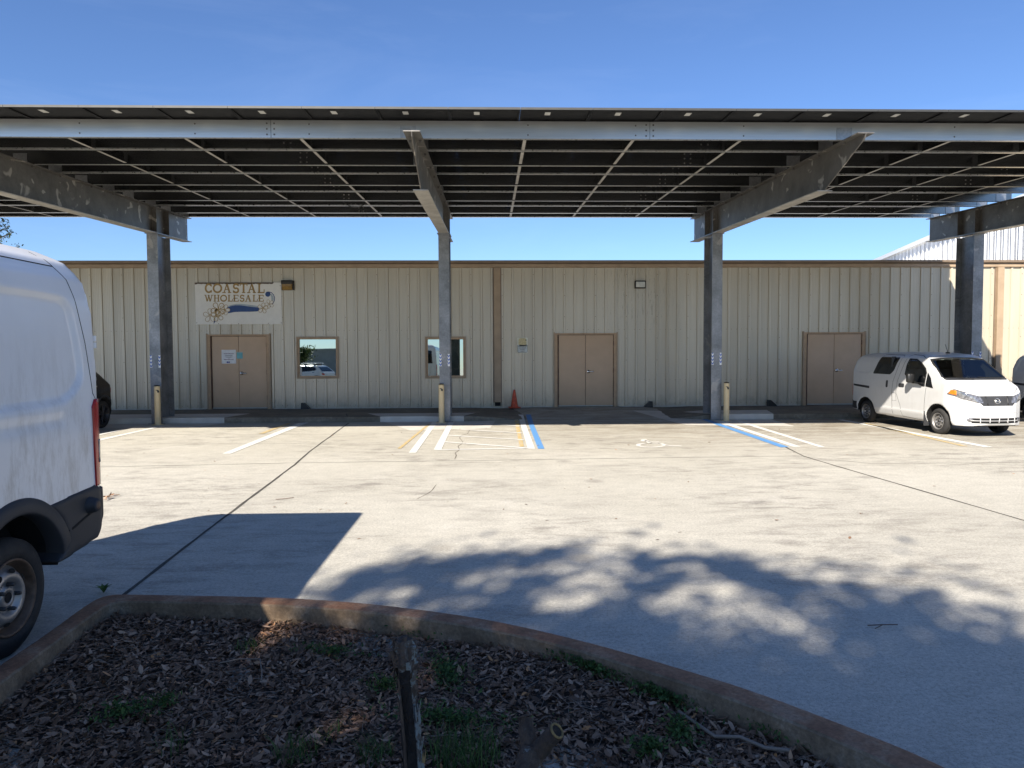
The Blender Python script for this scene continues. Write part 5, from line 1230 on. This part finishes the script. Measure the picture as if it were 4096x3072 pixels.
for a in ((1860, 3050, .17, 300, .20, 'largest green grass tuft at the bottom, right of the tall dead stem'), (1500, 3050, .09, 110, .15, 'grass tuft just left of the tall dead stem at the bottom'), (1185, 3040, .10, 80, .15, 'thin grass tuft near the bottom left of centre'), (1000, 2600, .10, 40, .09, 'short grass tuft in the leaf bed below the kerb corner'), (690, 3010, .09, 30, .15, 'sprawling pale grass blades at the lower left'), (1620, 2600, .03, 10, .12, 'few tall grass blades behind the tall dead stem'), (1330, 2960, .07, 30, .1, 'small dark grass tuft left of the dead stem')): grass_tuft(*a)
xk, yk = g(415, 2372, 0); mb = MB()
for k in range(9):
    a = k*.75; mb.add([(xk, yk, 0), (xk+.03*cos(a)-.012*sin(a), yk+.03*sin(a)+.012*cos(a), .05), (xk+.07*cos(a), yk+.07*sin(a), .06), (xk+.03*cos(a)+.012*sin(a), yk+.03*sin(a)-.012*cos(a), .05)], [(0, 1, 2, 3)], M['weeds'])
tag(mb.build('sprig'), 'tiny green sprig growing behind the kerb corner', 'plant')
# tall dead stem split open
def stem():
    bx, by = (1640-1966)/2870*2.62, 2.62
    mb = MB(); rs = random.Random(4); n = 18; R = []
    prof_ = [(-.02, .046), (.15, .041), (.35, .037), (.5, .032), (.62, .030), (.70, .032), (.76, .040), (.81, .038), (.845, .024)]
    def cx(z): return bx+.004-.034*z+.010*sin(z*5)
    rows = []
    for z, r in [(z0+(z1-z0)*k/4, r0+(r1-r0)*k/4) for (z0, r0), (z1, r1) in zip(prof_[:-1], prof_[1:]) for k in range(4)]:
        ring = []
        for k in range(n):
            a = 2*pi*k/n; rr = r*(1+.18*sin(3*a+z*9)+.10*sin(7*a-z*23)+.16*rs.uniform(-1, 1))
            ring.append((cx(z)-(1-z)*.0+rr*cos(a), by+rr*sin(a), z+.008*rs.uniform(-1, 1)))
        rows.append(ring)
    vs = [p for r in rows for p in r]; 
    for i in range(len(rows)-1):
        for k in range(n):
            a = (k+.5)/n*360; z = rows[i][0][2]
            mt = M['charred'] if 205 < a < 292 and z < .72 else (M['lichen'] if a > 288 and z > .35 and rs.random() < .6 else M['bark'])
            mb.add([vs[i*n+k], vs[i*n+(k+1) % n], vs[(i+1)*n+(k+1) % n], vs[(i+1)*n+k]], [(0, 1, 2, 3)], mt)
    mb.add(rows[-1], [tuple(range(n))], M['bark'])
    # raised bark edges either side of the rotten slot
    for sx_, top in ((-.026, .70), (.022, .55)):
        mb.tube([(cx(z)+sx_*(1.1 if z < .4 else 1)*(.052/.04 if z < .2 else 1), by-.032-(.006 if z < .3 else 0), z) for z in (0, .15, .3, .45, .6, top)], [.008, .007, .007, .006, .005, .003], M['bark'] if sx_ < 0 else M['lichen'], 7)
    mb.tube([(cx(.8)-.024, by, .74), (cx(.8)-.046, by-.01, .80)], [.018, .009], M['bark'], 8); mb.tube([(cx(.8)+.016, by, .74), (cx(.8)+.034, by-.01, .815)], [.020, .011], M['lichen'], 8)
    mb.tube([(cx(.8), by, .78), (cx(.8)+.004, by-.012, .85)], [.019, .007], M['bark'], 8)
    mb.tube([(cx(.3)+.05, by-.02, .10), (cx(.3)+.058, by-.02, .22)], [.014, .004], M['rot'], 6)
    for _ in range(34):
        z = rs.uniform(.02, .8); a = rs.choice([rs.uniform(150, 205), rs.uniform(292, 380)]); rr = .040-.012*z/.8+(.012 if z > .7 else 0)
        q = Matrix.Translation(Vector((cx(z)+rr*cos(radians(a)), by+rr*sin(radians(a)), z))) @ Matrix.Rotation(radians(a), 4, 'Z') @ Matrix.Rotation(rs.uniform(-.25, .25), 4, 'Y')
        h = rs.uniform(.02, .07); mb.add([q @ Vector(p) for p in ((0, -.010, -h), (0, .010, -h*.8), (.004, .011, h*.9), (.005, -.008, h), (.008, .002, 0))], [(0, 1, 4), (1, 2, 4), (2, 3, 4), (3, 0, 4)], M['bark'] if a < 206 else (M['lichen'] if rs.random() < .6 else M['rot']))
    tag(mb.build('dead_stem'), 'tall upright dead stem with rotten black slot and grey lichen', 'dead stem')
stem()
def stump():
    o3 = lambda px, py, Y: (lambda v: Vector((v.x*Y/v.y, Y, CAMH+v.z*Y/v.y)))(ray(px, py))
    b = Vector((-.02, 2.35, -.02)); f = o3(2130, 3000, 2.72); t1 = o3(2100, 2870, 2.78); t2 = o3(2225, 2925, 2.66)
    mb = MB(); rs = random.Random(2)
    def limb(a, c, r0, r1, n=9):
        pts = [a.lerp(c, k/n)+Vector((rs.uniform(-.004, .004), rs.uniform(-.004, .004), rs.uniform(-.004, .004))) for k in range(n+1)]
        ra = [(r0+(r1-r0)*k/n)*(1+rs.uniform(-.1, .1)) for k in range(n+1)]; mb.tube(pts, ra, M['bark'], 14)
    limb(b, f, .050, .046); limb(f-Vector((.01, 0, .02)), t1, .036, .030, 5); limb(f-Vector((0, 0, .03)), t2, .036, .032, 5)
    for t, a in ((t1, f), (t2, f)):
        d_ = (t-a).normalized(); q = d_.to_track_quat('Z', 'Y').to_matrix().to_4x4(); q.translation = t
        ring = [q @ Vector((.026*cos(k*pi/7), .026*sin(k*pi/7), .003)) for k in range(14)]; mb.add(ring, [tuple(range(14))], M['charred'])
        mb.tube([q @ Vector((.027*cos(k*pi/7), .027*sin(k*pi/7), .004)) for k in range(15)], .005, M['rot'] if t is t2 else M['bark'], 5)
    tag(mb.build('forked_stump'), 'short leaning dead stump with two cut forks and pale lichen', 'stump')
stump()
def twig(pts, r, label):
    P_ = [(*g(px, py, .05), .055+.01*(k % 2)) for k, (px, py) in enumerate(pts)]
    tag(MB().tube(P_, r, M['twig'], 6).build('twig'), label, 'twig', 'fallen twigs')
twig([(2715, 2850), (2790, 2910), (2860, 2950), (2960, 2960), (3060, 2995), (3160, 3015)], .009, 'long grey twig lying beside the kerb at the lower right')
twig([(880, 2655), (960, 2645), (1040, 2640), (1048, 2700), (1045, 2725)], .004, 'thin bent twig in the leaf bed left of centre')
twig([(370, 2645), (400, 2650), (440, 2665)], .006, 'short broken twig left of the thin bent one')
twig([(1720, 2950), (1790, 2952), (1880, 2950)], .003, 'straight pale stalk across the top of the big grass tuft')
# stray leaves and twigs on the concrete
Pd = np.array([(rng.uniform(-9, 11), rng.uniform(7, 18.5)) for _ in range(150)]); Pd = np.column_stack([Pd, np.array([zg(x, y) for x, y in Pd])-.008])
tag(leafmesh(Pd, 'stray_leaves', M['litter'], (.03, .06), (.25, .45), (0, .003), .15), kind='stuff', label='sparse brown leaves blown across the concrete lot', cat='leaves')
x, y = g(437, 1995, 0); Pd = np.column_stack([rng.normal(x, .05, 14), rng.normal(y, .07, 14), np.full(14, .0)])
o = tag(leafmesh(Pd, 'leaf_clump', M['litter'], (.05, .1), (.25, .4), (0, .01), .5), 'small clump of brown leaves beside the big van rear bumper', 'leaves')
o = tag(MB().tube([(*g(3470, 2508), .012), (*g(3530, 2510), .02), (*g(3590, 2505), .012)], .004, M['hinge'], 5).tube([(*g(3530, 2510), .018), (*g(3500, 2520), .01)], .003, M['hinge'], 5).build('twig'), 'thin dark twig lying on the shaded concrete at the right', 'twig', 'fallen twigs')
o = tag(MB().tube([(*g(1103, 2000), .010), (*g(1140, 1999), .014), (*g(1175, 1993), .010)], .004, M['hinge'], 5).build('twig'), 'thin twig lying on the sunlit concrete left of centre', 'twig', 'fallen twigs')

# ------------------------------------------------------------------ trees
def leafcloud(C, n, rad, size, mat, name, parent, seed=1):
    r = np.random.default_rng(seed); C = np.array(C); idx = r.integers(0, len(C), n)
    d = r.normal(0, 1, (n, 3)); d /= np.linalg.norm(d, axis=1)[:, None]; q = np.abs(r.normal(0, .62, n)); ax_ = r.normal(0, 1, (len(C), 3)); ax_ /= np.linalg.norm(ax_, axis=1)[:, None]; d = d+ax_[idx]*(d*ax_[idx]).sum(1)[:, None]*1.3
    P_ = C[idx, :3]+d*q[:, None]*C[idx, 3:4]*rad*np.array([1, 1, .7])
    a = r.normal(0, 1, (n, 3)); a /= np.linalg.norm(a, axis=1)[:, None]; b = np.cross(a, r.normal(0, 1, (n, 3))); b /= np.linalg.norm(b, axis=1)[:, None]
    L_ = r.uniform(*size, n)[:, None]; V = np.stack([P_-a*L_, P_+b*L_*.45, P_+a*L_, P_-b*L_*.45], 1).reshape(-1, 3)
    me = bpy.data.meshes.new(name); me.vertices.add(len(V)); me.vertices.foreach_set('co', V.ravel())
    me.loops.add(4*n); me.loops.foreach_set('vertex_index', np.arange(4*n, dtype=np.int32)); me.polygons.add(n)
    me.polygons.foreach_set('loop_start', np.arange(0, 4*n, 4, dtype=np.int32)); me.polygons.foreach_set('loop_total', np.full(n, 4, np.int32)); me.update(); me.materials.append(mat)
    o = bpy.data.objects.new(name, me); COL.objects.link(o); o.parent = parent; return o
UPK = 2.0
def oak(loc, cc, rx, ry, rz, ncl, nl, label, seed, cr=(.6, 1.3), size=(.07, .13), group=None, extra=()):
    if loc[1] > -13: loc = (loc[0]-.645*UPK, loc[1]-1.195*UPK, 0); cc = (cc[0], cc[1], cc[2]+UPK); extra = [(a-.645*UPK, b-1.195*UPK, c+UPK, d) for a, b, c, d in extra]
    Q = empty('oak_tree', loc, 0, label, 'tree', group); r = random.Random(seed); C = []
    while len(C) < ncl:
        u = Vector((r.gauss(0, 1), r.gauss(0, 1), r.gauss(0, 1))).normalized()*r.random()**.4
        C.append((cc[0]+u.x*rx, cc[1]+u.y*ry, cc[2]+u.z*rz, r.uniform(*cr)))
    C += [(x_-loc[0], y_-loc[1], z_-loc[2], q_) for x_, y_, z_, q_ in extra]
    mb = MB(); top = Vector((cc[0]*.3, cc[1]*.3, cc[2]*.55))
    mb.tube([(0, 0, -.1), (0, 0, .4), top*.5, top], [.36, .27, .22, .18], M['trunk'], 12)
    for c in C[::6]:
        c = Vector(c[:3]); m_ = top.lerp(c, .5)+Vector((r.uniform(-.4, .4), r.uniform(-.4, .4), r.uniform(0, .5)))
        mb.tube([top*.8, m_, c], [.13, .07, .025], M['trunk'], 6)
    mb.build('trunk', Q); leafcloud(C, nl, 1, size, M['leaves'], 'crown', Q, seed); return Q
oak((-6.0, -12.0, 0), (1.0, 2.3, 9.2), 3.7, 4.0, 1.6, 270, 62000, 'tall live oak behind the viewpoint shading the planter, seen reflected', 5, (.25, .85),
    extra=[(sx_-5.48, sy_-10.16, 8.5, .62) for sx_, sy_ in ((-1.0, 3.0), (-.8, 3.8), (-1.3, 3.5), (-.55, 4.3), (-1.3, 2.4), (-.3, 3.2), (-1.6, 3.0), (-.75, 4.2), (-.2, 4.4), (-1.2, 4.0), (-1.7, 3.7))]+[(sx_-6.45, sy_-11.95, 10, q_) for sx_, sy_, q_ in ((-.9, 5.7, .3), (-.45, 6.1, .32), (.1, 6.4, .3), (.75, 6.6, .3), (1.6, 6.3, .3), (2.3, 6.1, .4), (-.2, 5.75, .45), (.6, 5.8, .5), (1.5, 5.7, .4), (2.6, 5.6, .4))])
oak((6.5, -11.5, 0), (-4.2, 1.3, 10.0), 4.8, 4.1, 1.4, 240, 42000, 'second live oak behind the viewpoint shading the right of the lot', 9, (.22, .75))
oak((-15.5, -14.0, 0), (0, 0, 2.4), .8, .9, .6, 22, 6000, 'small bushy tree by the grey building seen in the left window', 12, (.25, .45))
# conifer peeping over the big van at the far left
Q = empty('pine_tree', (-28.7, 40, 0), 0, 'thin dark conifer branches at the far left above the van roof', 'tree'); mb = MB(); r = random.Random(8); TIP = []
mb.tube([(0, 0, 0), (0, 0, 11.5)], [.25, .05], M['trunk'], 8)
for k in range(150):
    z = r.uniform(5.5, 11); ln = (11.6-z)*.33+1.0; a = r.uniform(0, 2*pi); e = Vector((cos(a)*ln, sin(a)*ln, z+ln*.55)); s0 = Vector((0, 0, z))
    mb.tube([s0, s0.lerp(e, .5)+Vector((0, 0, -.1)), e], [.03, .02, .008], M['trunk'], 4, False)
    for q in (.35, .5, .65, .8, .92, 1): p = s0.lerp(e, q); TIP.append((p.x+r.uniform(-.1, .1), p.y, p.z+r.uniform(-.1, .1), .16))
mb.build('trunk', Q); leafcloud(TIP, 5200, 1, (.05, .09), M['pine'], 'crown', Q, 3)
# grey building across the lot, seen in the mirrored windows
Q = empty('grey_building', (-25, -34, 0), radians(12), 'large plain grey building behind the viewpoint, mirrored in the left window', 'building')
MB().box(-22, 12, -10, 0, 0, 3.3, M['greywall']).build('wall', Q); MB().box(-22.2, 12.2, -10.2, .15, 3.3, 3.45, M['greywall']).build('parapet', Q)
MB().box(-3, -1.5, .001, .06, 0, 2.3, M['door']).build('door', Q)
